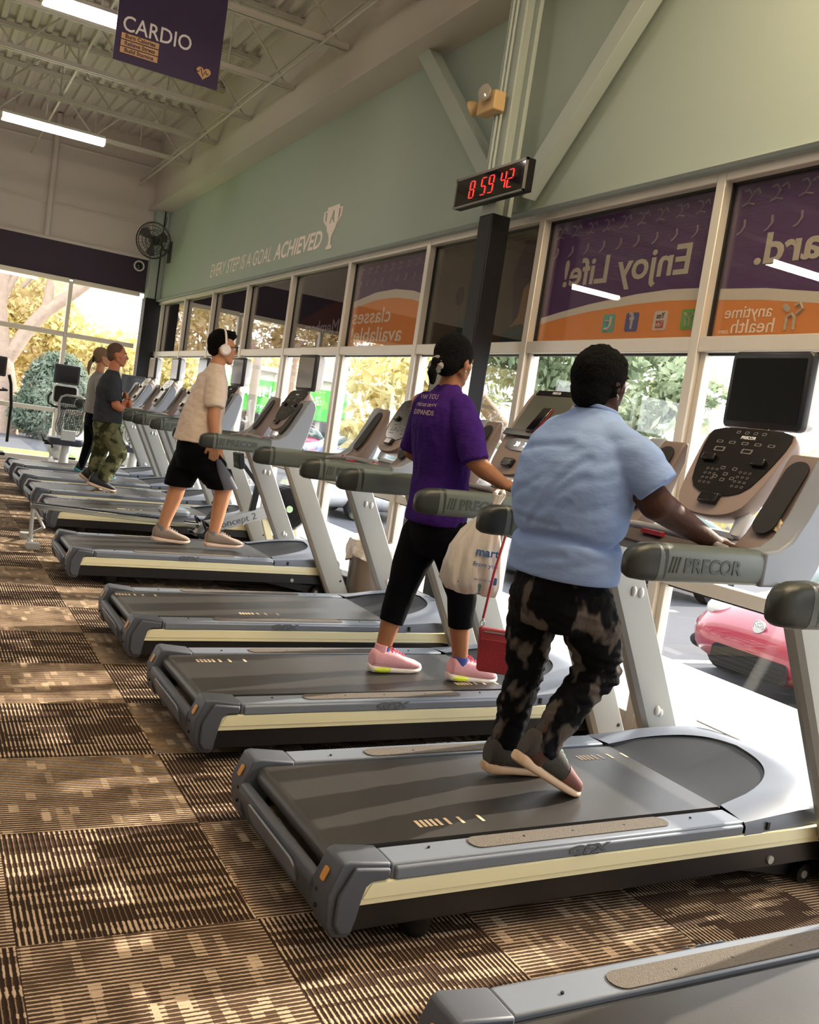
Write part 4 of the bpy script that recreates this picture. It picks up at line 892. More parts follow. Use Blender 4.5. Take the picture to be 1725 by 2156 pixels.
s.sleeve([((2.115,3.615,1.500),.060),((2.14,3.555,1.40),.066),((2.165,3.505,1.275),.066)],20)
s.sleeve([((2.09,3.885,1.500),.060),((2.105,3.945,1.40),.066),((2.11,3.985,1.28),.066)],20)
sh2=s.blob('t_shirt',m_pur2,p2,.008,4,disp=lambda v,n: wr(v,8,.009,(1,1,.6))+wr(v,22,.005,(1.6,1.6,.7),3))
t=MB(); t.loft([(2.165,3.75,.82,.10,.15),(2.165,3.75,.90,.125,.17),(2.165,3.75,1.0,.12,.165)],n=30)
t.sleeve([((2.14,3.82,.90),.105),((2.10,3.818,.77),.088),((2.068,3.815,.64),.070),((2.035,3.81,.480),.058)],20)
t.sleeve([((2.20,3.665,.90),.105),((2.25,3.655,.78),.088),((2.292,3.65,.66),.070),((2.312,3.65,.510),.058)],20)
t.blob('capri_leggings',m_cap2,p2,.0075,3,disp=lambda v,n: wr(v,14,.003))
m_pk=mat('pink mesh shoe',lin('e0a6ae'),.7,bump=.15,bscale=250,var=.1,vscale=30); m_ws=mat('white shoe sole',lin('e9e2dc'),.5); m_lime=mat('lime heel block',lin('d3e63a'),.4); m_pl=mat('coral laces',lin('d8577a'),.6); m_sock=mat('blue and white sock',lin('3c4f9a'),.8,var=.3,vscale=60)
shoe(p2,(1.955,3.80,.252),0,.0,.262,m_pk,m_ws,m_pl,m_lime); shoe(p2,(2.285,3.65,.262),0,.05,.262,m_pk,m_ws,m_pl,m_lime)
for x,y in ((2.010,3.81),(2.336,3.65)): MB().tube([(x,y,.325),(x,y,.352),(x+.001,y,.372)],[.037,.040,.0385],16).build('sock',m_sock,p2)
# print on the back of the shirt
Nn=V(-.70,-.71,0).normalized(); Xr=V(.71,-.70,0)
m_prt=mat('pink white shirt print',lin('d9bfc0'),.6)
for tx,z,sz,bo,off in (('What YOU',1.530,.034,.0,.125),('>>focus on<<',1.492,.030,.0003,.14),('EXPANDS',1.455,.030,.0009,.125)):
    o=text('lettering',tx,sz,m_prt,V(1.967,3.702,z),Xr,(0,0,1),p2,bold=bo,fit=off,shear=.25 if 'focus' in tx else 0); project(o,sh2,-Nn)
# ---- 3: young man with headphones -------------------------------------------
m_sk3=skin_mat('light tan skin',lin('c08a68')); m_wt=mat('cream white jersey',lin('dbc8b6'),.85,spec=.2,bump=.2,bscale=30,stretch=(1,1,1.6)); m_bsh=mat('black shorts fabric',lin('0a0a0d'),.85,spec=.08,bump=.12,bscale=40); m_gsh=mat('grey side panel fabric',lin('5b5e68'),.7)
ORI[0]=V(1.97,7.08,.25)
b=MB(); P,M=head_shapes(b,(2.020,7.10,1.775),.02,1.06,.03)
b.cap2((1.99,7.10,1.60),(2.005,7.10,1.70),.062,.054)
b.loft(core([(1.94,7.10,.90,.10,.14),(1.93,7.10,1.0,.12,.16),(1.95,7.10,1.2,.12,.15),(1.97,7.10,1.45,.11,.17),(1.985,7.10,1.57,.07,.12),(1.99,7.10,1.62,.05,.06)]))
b.chain([((1.96,6.95,1.50),.045),((1.965,6.90,1.27),.046),((1.968,6.90,1.24),.046),((1.995,6.885,1.08),.028)])
b.chain([((1.97,7.26,1.50),.045),((2.02,7.32,1.26),.046),((2.14,7.30,1.06),.028)])
hand_shapes(b,(1.998,6.885,1.065),(.02,.05,-1),(.25,1,0),1.0,.35,side=-1); hand_shapes(b,(2.145,7.30,1.05),(.12,0,-1),(0,-1,0),1.0,.35,side=1)
b.chain([((1.90,7.18,.95),.10),((1.835,7.18,.69),.066),((1.825,7.18,.62),.062),((1.775,7.18,.42),.046),((1.765,7.18,.33),.040)])
b.chain([((1.97,7.02,.95),.10),((2.15,7.02,.72),.066),((2.14,7.02,.64),.062),((2.125,7.02,.46),.048),((2.11,7.02,.35),.040)])
p3=b.blob('person',m_sk3,voxel=.0065,smooth=3); tag(p3,'person in a cream T-shirt and black shorts wearing white headphones, walking on a treadmill','person'); eyes(P,M,p3,1.06)
h=MB(); h.ball(P(-.030,0,.042),(.088,.083,.085),24,M); h.ball(P(-.058,0,-.0),(.052,.070,.07),18,M); h.ball(P(.025,0,.092),(.072,.066,.042),18,M); h.ball(P(-.02,0,.085),(.075,.074,.05),18,M)
for i in range(16):
    a=i*2.4; h.ball(P(.03+.05*math.cos(a)*.8,.045*math.sin(a),.105+.012*math.sin(i*1.7)),.018,8)
h.blob('hair',m_hair,p3,.006,2,disp=lambda v,n:wr(v,55,.007))
m_hp=mat('white headphone plastic',lin('e6ddd8'),.3)
b=MB(); b.tube([P(-.005+.0*a,.098*math.cos(a),-.005+.138*math.sin(a)) for a in [PI*i/20 for i in range(21)]],.009,8,ry=None); hp=b.build('headphones',m_hp,p3)
for y in (-1,1): MB().tube([P(-.008,y*.080,-.012),P(-.008,y*.100,-.012),P(-.008,y*.112,-.012)],[.040,.042,.030],20).build('ear_cup',m_hp,hp)
b=MB()
for y in (-1,1):
    b.tube([P(.100,y*.012,.016),P(.098,y*.045,.020),P(.092,y*.052,.0),P(.098,y*.04,-.014),P(.106,y*.014,-.010),P(.100,y*.012,.016)],.0038,6); b.tube([P(.094,y*.052,.016),P(.0,y*.078,.010)],.0038,6)
b.build('glasses',m_gblk,p3)
s=MB(); s.loft([(1.915,7.10,1.045,.178,.175,.0),(1.920,7.10,1.10,.170,.178),(1.925,7.10,1.20,.158,.172),(1.942,7.10,1.32,.145,.176),(1.962,7.10,1.42,.132,.182),(1.978,7.10,1.51,.110,.175),(1.985,7.10,1.57,.085,.13),(1.992,7.10,1.63,.064,.074),(1.996,7.10,1.655,.058,.064)],n=40,e=2.2)
s.sleeve([((1.965,6.955,1.52),.080),((1.965,6.925,1.42),.082),((1.962,6.900,1.325),.076)],20); s.sleeve([((1.97,7.25,1.52),.080),((1.98,7.28,1.42),.080),((1.99,7.31,1.35),.080)],20)
s.blob('t_shirt',m_wt,p3,.009,4,disp=lambda v,n: wr(v,7,.007,(1,1,.8))+wr(v,20,.005,(1,1,1.4),3))
t=MB(); t.loft([(1.93,7.10,.84,.14,.17),(1.93,7.10,.93,.160,.18),(1.93,7.10,1.06,.155,.17)],n=30)
t.sleeve([((1.90,7.18,.92),.125),((1.855,7.18,.78),.115)],20); t.loft([(1.84,7.18,.70,.108,.11),(1.87,7.18,.84,.12,.12)],n=24)
t.sleeve([((1.96,7.02,.92),.125),((2.07,7.02,.83),.118)],20); t.loft([(2.135,7.02,.725,.112,.11,.12),(2.05,7.02,.88,.13,.12)],n=24)
t.blob('shorts',m_bsh,p3,.009,3,disp=lambda v,n: wr(v,9,.008,(1,1,.6)))
b=MB(); b.loft([(2.17,6.915,.735,.055,.018,.2),(2.10,6.90,.85,.05,.018),(2.04,6.90,.95,.02,.016)],n=16); b.build('shorts_panel',m_gsh,p3)
m_sh3=mat('taupe knit shoe',lin('8d7d70'),.8,bump=.2,bscale=200); m_so3=mat('pale peach sole',lin('e0c2ae'),.5)
shoe(p3,(1.695,7.18,.262),0,.03,.285,m_sh3,m_so3,m_sh3); shoe(p3,(2.060,7.02,.272),0,-.02,.295,m_sh3,m_so3,m_sh3)
for x,y,z in ((1.755,7.18,.345),(2.108,7.02,.36)): MB().tube([(x,y,z),(x,y,z+.035)],.043,16).build('sock',mat('grey sock',lin('77777a'),.9) if 'grey sock' not in bpy.data.materials else bpy.data.materials['grey sock'],p3)
# ---- 4: man in charcoal T-shirt --------------------------------------------------
m_sk4=skin_mat('ruddy tan skin',lin('b9785a')); m_grt=mat('charcoal jersey',lin('3a3c42'),.9,spec=.1,bump=.2,bscale=30); m_oliv=mat('olive camouflage fabric',lin('30331f'),.9,spec=.1,var=.2,vscale=7,var2=lin('6f7052'),bump=.3,bscale=26); m_h4=mat('short brown grey hair',lin('5b4636'),.9,bump=.3,bscale=200)
ORI[0]=V(1.87,10.6,.25)
b=MB(); P,M=head_shapes(b,(1.888,10.6,1.712),-.12,1.05)
b.cap2((1.865,10.6,1.53),(1.88,10.6,1.63),.062,.055)
b.loft(core([(1.87,10.6,.90,.10,.14),(1.87,10.6,1.0,.12,.155),(1.85,10.6,1.2,.11,.15),(1.845,10.6,1.38,.12,.17),(1.86,10.6,1.48,.08,.13),(1.865,10.6,1.54,.05,.06)]))
b.chain([((1.85,10.46,1.42),.042),((1.90,10.39,1.18),.046),((1.95,10.42,1.16),.044),((2.02,10.50,1.23),.030)]); b.chain([((1.86,10.74,1.42),.042),((1.96,10.80,1.20),.044),((2.04,10.55,1.20),.03)])
hand_shapes(b,(2.025,10.51,1.235),(.2,.8,.45),(-.8,.2,0),1.,.4,side=1); hand_shapes(b,(2.04,10.54,1.20),(.3,-.9,.1),(-1,0,0),1.,.4,side=-1)
b.chain([((1.86,10.68,.90),.075),((1.84,10.68,.66),.052),((1.80,10.68,.40),.042),((1.79,10.68,.33),.04)]); b.chain([((1.90,10.50,.90),.075),((2.01,10.50,.66),.06),((1.87,10.50,.42),.04),((1.86,10.50,.34),.04)])
p4=b.blob('person',m_sk4,voxel=.007,smooth=3); tag(p4,'person in a charcoal T-shirt and olive camouflage trousers with arms folded','person'); eyes(P,M,p4,1.05)
h=MB(); h.ball(P(-.020,0,.036),(.095,.081,.090),22,M); h.ball(P(-.050,0,-.01),(.058,.072,.070),16,M); h.blob('hair',m_h4,p4,.007,2)
s=MB(); s.loft([(1.865,10.6,.985,.150,.168),(1.865,10.6,1.05,.148,.168),(1.855,10.6,1.2,.135,.165),(1.845,10.6,1.34,.135,.178),(1.855,10.6,1.44,.108,.165),(1.862,10.6,1.50,.075,.11),(1.867,10.6,1.545,.058,.065)],n=36,e=2.2)
s.sleeve([((1.85,10.45,1.44),.07),((1.86,10.41,1.34),.075),((1.885,10.40,1.22),.073)],18); s.sleeve([((1.855,10.75,1.44),.07),((1.88,10.79,1.34),.075),((1.91,10.80,1.22),.073)],18)
s.blob('t_shirt',m_grt,p4,.009,4,disp=lambda v,n: wr(v,8,.010)+wr(v,22,.005,(1,1,1.5),3))
t=MB(); t.loft([(1.87,10.6,.82,.12,.16),(1.87,10.6,.92,.145,.17),(1.87,10.6,1.03,.135,.16)],n=30)
t.sleeve([((1.86,10.68,.90),.105),((1.84,10.68,.66),.085),((1.795,10.68,.34),.066)],18); t.sleeve([((1.89,10.50,.90),.11),((2.01,10.50,.67),.092),((1.87,10.50,.365),.068)],18)
t.blob('trousers',m_oliv,p4,.009,3,disp=lambda v,n: wr(v,10,.012)+wr(v,24,.006,(1,1,2),4))
m_sh4=mat('black running shoe',lin('24262a'),.6,var=.3,vscale=40)
shoe(p4,(1.725,10.50,.30),0,.20,.30,m_sh4,m_so1,m_lime); shoe(p4,(1.655,10.68,.37),0,.55,.29,m_sh4,m_so1,None)
# ---- 5: woman behind ---------------------------------------------------------------
m_grt2=mat('light grey jersey',lin('8d8a88'),.85,bump=.2,bscale=30); m_h5=mat('light brown hair',lin('7c644c'),.8,bump=.4,bscale=120)
ORI[0]=V(1.94,11.9,.25)
b=MB(); P,M=head_shapes(b,(1.955,11.9,1.70),0,.98); b.cap2((1.94,11.9,1.52),(1.95,11.9,1.62),.05,.045)
b.loft(core([(1.94,11.9,.90,.09,.13),(1.94,11.9,1.02,.11,.15),(1.94,11.9,1.25,.10,.13),(1.935,11.9,1.42,.09,.14),(1.94,11.9,1.52,.05,.06)]))
for s_ in (-1,1): b.chain([((1.94,11.9+s_*.15,1.43),.045),((1.97,11.9+s_*.2,1.2),.038),((2.12,11.9+s_*.17,1.12),.026)]); hand_shapes(b,(2.125,11.9+s_*.17,1.12),(1,0,0),(0,-s_,0),.92,.4,side=s_)
b.chain([((1.93,11.97,.93),.085),((1.93,11.97,.66),.056),((1.86,11.97,.36),.034)]); b.chain([((1.96,11.83,.93),.085),((2.03,11.83,.68),.056),((2.05,11.83,.34),.034)])
p5=b.blob('person',m_sk3,voxel=.007,smooth=3); tag(p5,'person with a light brown ponytail in a grey top and black leggings','person'); eyes(P,M,p5,.98)
h=MB(); h.ball(P(-.022,0,.028),(.094,.082,.092),22,M); h.ball(P(-.05,0,-.01),(.06,.07,.07),16,M); h.chain([(P(-.10,0,-.02),.020),(P(-.135,0,-.09),.026),(P(-.150,0,-.16),.020),(P(-.135,0,-.24),.008)],12); h.blob('hair',m_h5,p5,.007,2,disp=lambda v,n:wr(v,40,.004,(1,1,.3)))
b=MB(); c=P(-.108,0,-.04); b.tube([c+V(.0,.03*math.cos(a),.03*math.sin(a)) for a in [2*PI*i/16 for i in range(17)]],.014,8,cap=False); b.build('hair_tie',m_black,p5)
s=MB(); s.loft([(1.94,11.9,1.02,.125,.155),(1.94,11.9,1.15,.12,.15),(1.935,11.9,1.3,.115,.15),(1.93,11.9,1.42,.10,.15),(1.935,11.9,1.49,.065,.10),(1.94,11.9,1.53,.048,.055)],n=32,e=2.2)
for s_ in (-1,1): s.sleeve([((1.94,11.9+s_*.14,1.43),.06),((1.955,11.9+s_*.18,1.28),.062)],18)
s.blob('t_shirt',m_grt2,p5,.009,3,disp=lambda v,n: wr(v,9,.009))
t=MB(); t.loft([(1.945,11.9,.86,.10,.14),(1.945,11.9,.95,.115,.155),(1.945,11.9,1.06,.105,.14)],n=28); t.sleeve([((1.93,11.97,.90),.092),((1.93,11.97,.66),.064),((1.865,11.97,.345),.044)],16); t.sleeve([((1.96,11.83,.90),.092),((2.03,11.83,.68),.064),((2.05,11.83,.36),.044)],16)
t.blob('leggings',m_cap2,p5,.009,3)
m_tsole=mat('teal shoe sole',lin('4fa3a8'),.5)
shoe(p5,(1.79,11.97,.32),0,.35,.26,m_sh4,m_tsole); shoe(p5,(2.0,11.83,.262),0,0,.26,m_sh4,m_tsole)
ORI[0]=V(0,0,0)
# ---------------------------------------------------------------- bags and small things
m_plas=mat('thin white shopping bag',lin('cfc8c0'),.35,spec=.5,bump=.6,bscale=16,stretch=(1,1,.3)); 
nt=m_plas.node_tree; nt.nodes['Principled BSDF'].inputs['Transmission Weight'].default_value=.0
bc=V(2.085,3.27,.0); ax=V(.80,-.60,0).normalized(); ay=V(.60,.80,0)
ORI[0]=V(2.085,3.27,.9); R=[]
for z,w_,d_,sh in ((.745,.06,.03,.01),(.75,.105,.05,.008),(.79,.128,.062,0),(.86,.125,.058,-.002),(.93,.108,.050,.0),(1.0,.082,.040,.012),(1.05,.055,.030,.028),(1.09,.030,.022,.045),(1.12,.016,.016,.055),(1.16,.018,.016,.062)):
    R.append([bc+ax*(sh+w_*math.cos(a)*(1+.05*math.sin(5*a+z*30)))+ay*(d_*math.sin(a)*(1+.10*math.sin(9*a+z*12)+.06*math.sin(17*a)))+V(0,0,z+(.006*math.sin(4*a) if z<.8 else 0)) for a in [2*PI*i/72 for i in range(72)]])
t=MB().rings(R).build('shopping_bag',m_plas,ang=60); tag(t,'white plastic shopping bag with blue lettering hanging from the treadmill handrail','bag')
MB().rings([[bc+ax*(w_*math.cos(a))+ay*(d_*math.sin(a))+V(0,0,z) for a in [2*PI*i/30 for i in range(30)]] for z,w_,d_ in ((.752,.09,.045),(.79,.118,.055),(.82,.10,.05),(.83,.05,.03))]).build('bag_contents',mat('teal bag contents',lin('4d8a88'),.5),t)
kn=MB(); 
for s_ in (-1,1): kn.tube([bc+ax*.06+V(0,0,1.13),bc+ax*(.062+s_*.018)+V(0,-.0,1.165),bc+ax*.062+ay*(.05)+V(0,0,1.176)+ax*s_*.012,bc+ax*.062+ay*.115+V(0,0,1.172)],[.014,.010,.008,.008],8)
kn.build('bag_handles',m_plas,t)
m_bp=mat('blue bag print',lin('3f6fae'),.5); fx_=lambda z,o,dd: bc+ax*(.055+o)-ay*dd+V(0,0,z)
text('lettering','mart',.05,m_bp,fx_(.925,-.0,.052),ax,(0,0,1),t,bold=.001); text('lettering','From you',.026,m_bp,fx_(.875,.0,.057),ax,(0,0,1),t); text('lettering','recycle this bag',.012,m_bp,fx_(.815,.0,.064),ax,(0,0,1),t)
MB().prism_f(rrect(.02,.03,.004,3),fx_(.815,.045,.055),ax,(0,0,1),-ay,.002).build('emblem',m_bp,t)
# red purse
m_rl=mat('red leather',lin('8e1f26'),.45,bump=.25,bscale=180); ORI[0]=V(2.115,3.08,.55)
pc=V(2.128,3.08,0); ax=V(.86,-.51,0).normalized(); ay=V(.51,.86,0)
P_=lambda u,v,w_: pc+ax*u+ay*v+V(0,0,w_)
t=MB().rings([[P_(a*k*(1.0),dd,.553+c*k) for a,c in [(x_+(.010 if z_<0 else -.004)*1.0,z_) for x_,z_ in rrect(.145,.175,.014,4)]] for dd,k in ((-.022,.93),(-.016,1.0),(.012,1.0),(.018,.94))]).build('purse',m_rl); tag(t,'small red leather purse hanging by its strap beside the nearest walker','purse')
MB().rings([[P_(a*.98,dd,.535+c*.98) for a,c in rrect(.132,.130,.010,4)] for dd in (-.027,-.020)]).build('front_pocket',m_rl,t,bevel=.002)
MB().bar(P_(-.055,-.022,.628),P_(.055,-.022,.628),.003,.005).bar(P_(.055,-.024,.625),P_(.055,-.028,.585),.004,.006).build('zip',m_silver,t)
st=MB()
for sx_ in (-1,1): st.tube([P_(sx_*.066,0,.675),P_(sx_*.05,.03,.85),P_(sx_*.02,.09,1.035),P_(sx_*.008,.10,1.05)],.0055,6)
st.tube([P_(-.008,.10,1.05),P_(-.01,.06,1.05),P_(.0,.04,1.045),P_(.008,.10,1.05)],.005,6); st.build('strap',m_rl,t)
cl=MB()
for sx_ in (-1,1): cl.tube([P_(sx_*.066+.008*math.cos(a),0,.655+.012*math.sin(a)) for a in [2*PI*i/12 for i in range(13)]],.0025,6,cap=False).ball(P_(sx_*.066,0,.672),.006,8)
cl.build('strap_clasps',m_silver,t)
MB().bar(P_(.075,0,.65),P_(.105,0,.625),.006,.012).build('zip_pull',m_rl,t)
ORI[0]=V(0,0,0)
# phone on the built-in screen treadmill; tissue in the nearest pocket
U_=V(.195,0,.33).normalized(); N_=V(-U_.z,0,U_.x); O=V(1.45+1.06,3.79,1.235)+U_*.232+N_*.03; ORI[0]=O
pu=(U_*.96+N_*-.1).normalized(); t=MB().obox(O+pu*.075+V(0,.0,0)-V(0,.02,0),(.150,.072,.010),pu,N_).build('phone',m_gblk,bevel=.004); tag(t,'black phone in a red edged case leaning on the built-in treadmill screen','phone')
MB().obox(O+pu*.075-V(0,.02,0)+N_*-.006,(.154,.076,.004),pu,N_).build('phone_case',m_red,t,bevel=.001)
m_tis=mat('cream tissue paper',lin('d8c3a4'),.9); ORI[0]=V(2.50,2.165,1.235)
random.seed(8); b=MB()
def tf(i,j):
    a=(i-.5)*.085; c=(j-.5)*.075; return (2.49+c*.3,2.165+a,1.235+c*.35+.026*noise.noise(Vector((i*3.3,j*3.1,2)))+.03*(1-abs(i-.5)*2)*(j))
b.grid(tf,12,10); t=b.build('crumpled_tissue',m_tis,ang=20); so_=t.modifiers.new('t','SOLIDIFY'); so_.thickness=.002; tag(t,'crumpled cream tissue in the cup pocket of the nearest treadmill','tissue')
ORI[0]=V(0,0,0)
# ---------------------------------------------------------------- rowing machine
RY=8.22; sc_=1.0
def RX(x,z): 
    k=RY/8.0; return (x*k,RY,CH-(CH-z)*k)
ORI[0]=V(1.0,RY,0); t=thing('rowing_machine','grey rowing machine with slide rail and fan flywheel between two treadmills','rowing machine',ORI[0])
m_ral=mat('polished steel rail',lin('b9bcc0'),.15,metal=.9); m_rg=mat('grey rower casting',lin('a7aaaa'),.4)
MB().prism([(.93,.335),(2.35,.285),(2.35,.245),(.93,.295)],'y',RY-.03,RY+.03).build('slide_rail',m_ral,t,bevel=.004)
MB().bar((.93,RY,.34),(2.30,RY,.292),.045,.006).build('rail_track',m_black,t)
MB().tube([(.95,RY,.30),(.95,RY-.05,.05),(.95,RY-.24,.02)],.016,10).tube([(.95,RY,.30),(1.05,RY,.14),(.95,RY+.24,.02)],.014,10).box(.90,1.0,RY-.30,RY-.20,0,.05).box(.90,1.0,RY+.20,RY+.30,0,.05).build('rear_leg',m_rg,t,bevel=.004)
s=MB(); s.rings([[(2.10+a*k,RY+c*k,z) for a,c in rrect(.24,.30,.06,6)] for z,k in ((.345,.9),(.36,1.0),(.385,1.0),(.40,.9))]); s.box(2.02,2.18,RY-.06,RY+.06,.29,.35); s.build('seat',mat('grey seat',lin('7c848c'),.5),t)
for s_ in (-1,1):
    MB().bar((2.33,RY+s_*.13,.16),(2.50,RY+s_*.13,.40),.11,.015,(1,0,0)).bar((2.28,RY+s_*.13,.20),(2.42,RY+s_*.13,.17),.10,.02).build('footrest',m_black,t,bevel=.004); MB().tube([(2.36,RY+s_*.13-.06,.24),(2.33,RY+s_*.13,.33),(2.40,RY+s_*.13+.06,.28)],.012,6).build('foot_strap',m_black,t)
MB().prism([(2.30,.20),(2.36,.30),(2.92,.49),(2.95,.40),(2.40,.20)],'y',RY-.05,RY+.05).build('main_beam',m_rg,t,bevel=.006)
text('lettering','concept 2',.085,m_gfx,(2.66,RY-.052,.345),(1,0,.36),(-.36,0,1),t,sx=1.1)
MB().bar((2.80,RY,.42),(2.83,RY,.70),.05,.05,(1,0,0)).build('monitor_post',m_black,t,bevel=.004); MB().bar((2.83,RY,.68),(2.66,RY,.86),.03,.03,(0,1,0)).build('monitor_arm',m_black,t)
mo=MB().obox((2.62,RY,.885),(.05,.19,.14),(1,0,.2)).build('monitor',m_black,t,bevel=.006); MB().obox((2.594,RY,.888),(.004,.14,.09),(1,0,.2)).build('screen',m_scr,mo)
b=MB()
for rr in (.03,.05,.07,.09,.11,.13,.15,.17,.19,.205): 
    for s_ in (-1,1): b.tube([(3.13+rr*math.cos(a),RY+s_*(.07-.03*(rr/.2)**3),.50+rr*math.sin(a)) for a in [2*PI*i/32 for i in range(33)]],.0035,5,cap=False)
b.tube([(3.13,RY-.05,.50),(3.13,RY+.05,.50)],.195,32); b.build('flywheel_cage',m_black,t); MB().tube([(3.13,RY-.085,.50),(3.13,RY-.07,.50)],.032,20).build('hub_badge',mat('pale green badge',lin('bfe0b4'),.4),t)
MB().prism([(2.92,.48),(3.02,.62),(3.06,.55),(2.98,.36),(3.10,.02),(3.04,.02),(2.90,.38)],'y',RY-.02,RY+.02).prism([(3.14,.42),(3.24,.02),(3.30,.02),(3.22,.46)],'y',RY-.025,RY+.025).box(3.04,3.10,RY-.28,RY+.28,0,.04).build('front_leg',m_creamst,t,bevel=.003)
MB().tube([(2.50,RY-.22,.46),(2.48,RY,.45),(2.50,RY+.22,.46)],.016,8).build('pull_handle',m_black,t)
ORI[0]=V(0,0,0)
# ---------------------------------------------------------------- bikes near the far wall
m_mesh=mat('black seat mesh',lin('1b1b1d'),.6); m_pale=mat('pale machine plastic',lin('c3c5c4'),.4)
def bike(loc,lab):
    ORI[0]=V(0,0,0); t=thing('recumbent_bike',lab,'exercise bike',loc,0,'recumbent bikes along the far window')
    # faces away from the camera: seat near, console far (+y)
    MB().prism([(-.30,.0),(.95,.0),(.95,.10),(.75,.16),(-.30,.13)],'x',-.09,.09).build('base',m_pale,t,bevel=.02) if False else MB().rings([[(a,y,z*1.0) for a,z in ((-.08,.02),(.08,.02),(.08,zt),(-.08,zt))] for y,zt in ((-.30,.12),(.2,.14),(.75,.20),(.98,.14))]).build('base',m_pale,t,bevel=.015)
    for y in (-.25,.92): MB().box(-.28,.28,y-.04,y+.04,0,.05).build('foot_bar',m_black,t,bevel=.01)
    MB().tube([(0,.0,.10),(0,-.04,.46)],[.075,.055],14).build('seat_post',m_pale,t); MB().rings([[(a*k,-.02+c*k,z) for a,c in rrect(.52,.34,.10,6)] for z,k in ((.44,.80),(.47,.95),(.52,1.0),(.54,.97))]).build('seat_pan',mat('dark blue grey seat',lin('3b4150'),.5),t)
    P=[(-.13,.60),(-.17,.66),(-.185,.74),(-.165,.84),(-.17,.95),(-.185,1.05),(-.16,1.13),(-.10,1.16),(.10,1.16),(.16,1.13),(.185,1.05),(.17,.95),(.165,.84),(.185,.74),(.17,.66),(.13,.60)]
    yb=lambda z: -.20-(z-.6)*.18
    fr=MB().tube([(a,yb(z),z) for a,z in P+[P[0]]],.017,8,cap=False).build('backrest_frame',m_silver,t)
    b=MB(); random.seed(3)
    def wd(z):
        for i in range(7):
            (a0,z0),(a1,z1)=P[i],P[i+1]
            if z0<=z<=z1: return abs(a0+(a1-a0)*(z-z0)/(z1-z0))
        return .1
    z=.63
    while z<1.15:
        w_=wd(z)-.01; b.tube([(-w_,yb(z),z),(0,yb(z)+.02,z),(w_,yb(z),z)],.0055,5,cap=False); z+=.023
    for i in range(-6,7):
        b.tube([(i*.025+.006*math.sin(zz*40+i),yb(zz)+.015,zz) for zz in [.62+.53*k/16 for k in range(17)]],.0045,5,cap=False)
    b.build('mesh_back',m_mesh,t); MB().box(-.10,.10,-.24,-.20,.52,.66).build('back_bracket',m_pale,t,bevel=.005)
    for s_ in (-1,1): MB().tube([(s_*.05,-.05,.46),(s_*.30,-.03,.47),(s_*.32,.1,.56),(s_*.32,.22,.58)],.016,8).build('side_handle',m_black,t)
    MB().tube([(0,.70,.18),(0,.66,.7),(0,.62,1.08)],[.06,.045,.04],12).build('console_post',m_pale,t); MB().tube([(.0,.45,.26),(0,.55,.36),(0,.72,.30)],[.10,.17,.12],16).build('crank_housing',m_pale,t)
    for s_ in (-1,1): MB().tube([(s_*.10,.52,.32),(s_*.13,.45+s_*.08,.32-s_*.1)],.012,6).box(s_*.19-.05,s_*.19+.05,.40+s_*.08,.50+s_*.08,.30-s_*.1,.33-s_*.1).build('pedal',m_black,t)
    con=MB().rings([[(a*k,.56+dd+(c)*.25,1.14+c*k) for a,c in rrect(.36,.30,.05,5)] for dd,k in ((0,.97),(.02,1.0),(.07,.93))]).build('console',m_pale,t); MB().rings([[(a,.557+dd+c*.25,1.15+c) for a,c in rrect(.31,.24,.04,5)] for dd in (-.004,.0)]).build('display_panel',m_panel,con)
    MB().tube([(-.20,.54,1.16),(-.24,.50,1.10),(-.23,.50,1.0),(-.14,.53,.96),(0,.55,.95),(.14,.53,.96),(.23,.50,1.0),(.24,.50,1.10),(.20,.54,1.16)],.017,8).build('console_grips',m_black,t)
    mo=MB().rings([[(a*k,.62+dd,1.45+c*k) for a,c in rrect(.37,.29,.025,5)] for dd,k in ((0,.97),(.01,1),(.05,.95))]).build('monitor',m_scrg,t); MB().rings([[(a,.62+dd,1.45+c) for a,c in rrect(.31,.23,.01,2)] for dd in (-.003,.002)]).build('screen',m_scr,mo)
    return t
bk=bike((2.0,14.45,0),'recumbent bike with a mesh backrest standing before the far window, left of the walking couple'); dup(bk,(3.0,14.6,0),0,'recumbent bike by the far window mostly hidden behind the walking man')
# elliptical at the left edge
ORI[0]=V(0,0,0); t=thing('elliptical_trainer','black elliptical trainer cut off by the left edge of the photo','exercise machine',(.98,14.7,0))
MB().rings([[(a,y,z) for a,z in ((-.10,.02),(.10,.02),(.08,zt),(-.08,zt))] for y,zt in ((-.7,.10),(0,.16),(.5,.55),(.8,.40))]).build('base',m_pale,t,bevel=.015)
MB().tube([(0,.45,.4),(0,.40,1.2)],[.06,.04],12).build('console_post',m_black,t)
mo=MB().rings([[(a*k,.36+dd,1.43+c*k) for a,c in rrect(.37,.29,.025,5)] for dd,k in ((0,.97),(.01,1),(.05,.95))]).build('monitor',m_scrg,t); MB().rings([[(a,.36+dd,1.43+c) for a,c in rrect(.31,.23,.01,2)] for dd in (-.003,.002)]).build('screen',m_scr,mo)
for s_ in (-1,1): MB().tube([(s_*.30,.40,.35),(s_*.29,.25,.9),(s_*.24,.05,1.20),(s_*.20,.0,1.32)],.022,8).build('swing_arm',m_black,t); MB().box(s_*.17-.06,s_*.17+.06,-.35,.0,.20,.24).build('pedal',m_black,t,bevel=.01)
MB().tube([(-.16,.30,1.12),(-.2,.1,1.1),(.0,.02,1.08),(.2,.1,1.1),(.16,.30,1.12)],.016,8).build('grip_bar',m_black,t)
ORI[0]=V(0,0,0)
